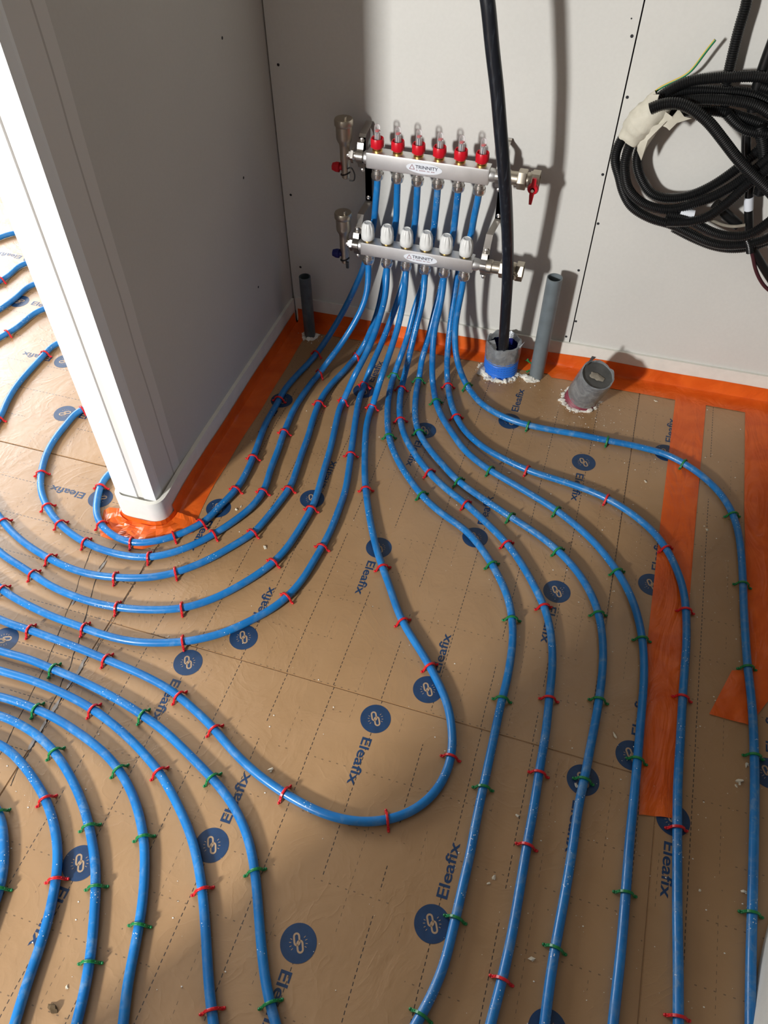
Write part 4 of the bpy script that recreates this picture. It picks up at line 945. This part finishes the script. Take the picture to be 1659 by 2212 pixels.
# masking tape wrap
pts = [V(a, b, 1.752) for a, b in ((1358, 302), (1370, 284), (1388, 262), (1408, 242), (1424, 226), (1432, 218))]
path = smooth_path(pts, .004, 4); bm = bmesh.new(); n = len(path)
rings = tube(bm, path, lambda i: .0235+.0085*math.sin(math.pi*i/n)+.003*noise.noise(Vector((i*.35, 0, 0))), 26, cap=False)
for ring in rings:
    for v in ring: v.co += v.normal*0 + Vector((noise.noise(v.co*55), noise.noise(v.co*55+Vector((9, 0, 0)))*.7, noise.noise(v.co*55+Vector((0, 9, 0)))))*.0045
def flap(px, y):
    q = [V(a, b, y+dy) for a, b, dy in px]; c = sum(q, Vector())/len(q); cv = bm.verts.new(c+Vector((0, -.004, 0))); vs = [bm.verts.new(v) for v in q]
    for i in range(len(vs)): bm.faces.new((vs[i], vs[(i+1) % len(vs)], cv))
flap([(1378, 305, 0), (1392, 290, 0), (1412, 272, -.01), (1440, 262, -.01), (1420, 285, 0), (1396, 320, .005), (1385, 347, .01), (1376, 325, 0)], 1.735)
flap([(1408, 262, 0), (1430, 236, 0), (1452, 252, -.006), (1466, 235, 0), (1478, 252, .004), (1494, 256, .01), (1462, 266, 0), (1446, 282, 0), (1440, 276, 0)], 1.732)
flap([(1402, 205, 0), (1424, 204, 0), (1421, 216, 0), (1437, 235, 0), (1415, 245, 0), (1396, 225, 0)], 1.730)
bmesh.ops.recalc_face_normals(bm, faces=bm.faces)
o = obj('masking_tape', bm, M['masking'], CE); o['label'] = 'crumpled cream masking tape'

# ------------------------------------------------------------------ crumbs
CR = [(1417, 866, .0050, 'on the board between the silver sleeve and orange tape'), (583, 1663, .0062, 'inside the deep U loop near its left clip'), (1329, 1587, .0075, 'left of the long orange tape above the half hidden emblem'),
 (1598, 1687, .0085, 'beside the outermost right pipe, largest there'), (1590, 1697, .0035, 'just below the largest crumb beside the outermost right pipe'), (1613, 1652, .0055, 'touching the outermost right pipe below a green clip'),
 (1246, 1697, .0055, 'on the half hidden emblem under a dusty pipe'), (1118, 1762, .0045, 'between two pipes right of the deep U loop'), (1067, 1894, .0048, 'between the fourth pair of pipes at lower right, upper'),
 (1055, 1908, .0038, 'between the fourth pair of pipes at lower right, lower'), (1148, 2070, .0060, 'near the bottom between red and green clipped pipes'), (1608, 1927, .0055, 'against the outermost right pipe near the bottom'),
 (1394, 1040, .0052, 'left of the long orange tape below the printed word'), (1527, 1144, .0050, 'between the two orange tapes'), (1099, 1021, .0045, 'between two pipes below the blue sleeve'),
 (508, 1100, .0060, 'on the board right of the column, near the second pipe'), (521, 1094, .0035, 'small, right of the pair near the second pipe'), (572, 1182, .0060, 'between the third and fourth loops right of the column'),
 (1511, 1923, .0035, 'near the bottom between the two rightmost pipes'), (144, 2132, .0040, 'at lower left between two nested pipes')]
for i, (px, py, s, w) in enumerate(CR):
    p = F(px, py, s*.3); bm = bmesh.new(); rr = random.Random(i); chip(bm, tuple(p), s*.95, (1.25, .7, .35), rr, 12); chip(bm, (p.x+s*.4, p.y-s*.3, p.z*.8), s*.5, (1, .8, .4), rr, 9)
    bmesh.ops.rotate(bm, verts=bm.verts, cent=p, matrix=Matrix.Rotation(rr.uniform(-.9, .9), 3, 'Z'))
    tag(obj('plaster_crumb', bm, M['crumb'], None, False), 'cream crumb '+w, 'crumb', 'cream crumbs scattered on the floor')
p = F(116, 2178, .003); bm = bmesh.new(); lump(bm, tuple(p), .0075, (1.1, .8, .7), 2, .5, 140, 3)
tag(obj('dirt_clump', bm, simple('brown dirt', (.10, .065, .03), .9, var=.3)), 'small brown dirt clump at lower left between two pipes', 'dirt clump')
bm = bmesh.new(); rr = random.Random(5)
for i in range(900):
    if i < 330: x, y = rr.uniform(-.8, .5), rr.uniform(.1, 1.74)
    elif i < 560: x, y = rr.uniform(.05, .5), rr.uniform(.25, 1.74)
    elif i < 660: x, y = rr.gauss(.05, .06), min(1.74, rr.gauss(1.62, .04))
    else:
        pth = rr.choice(FLOORPTS); q = rr.choice(pth); x, y = q.x+rr.gauss(0, .012), q.y+rr.gauss(0, .012)
    if x < -.80 and y > .9: continue
    s = rr.choice((.0004, .0005, .0006, .0008, .0013)); g2 = bmesh.ops.create_icosphere(bm, subdivisions=1, radius=s)
    for v in g2['verts']: v.co = Vector((v.co.x*1.3+x, v.co.y+y, v.co.z*.6+.0006))
tag(obj('plaster_dust', bm, M['pufoam']), 'fine white plaster dust sprinkled over the kraft floor film', 'dust', kind='stuff')
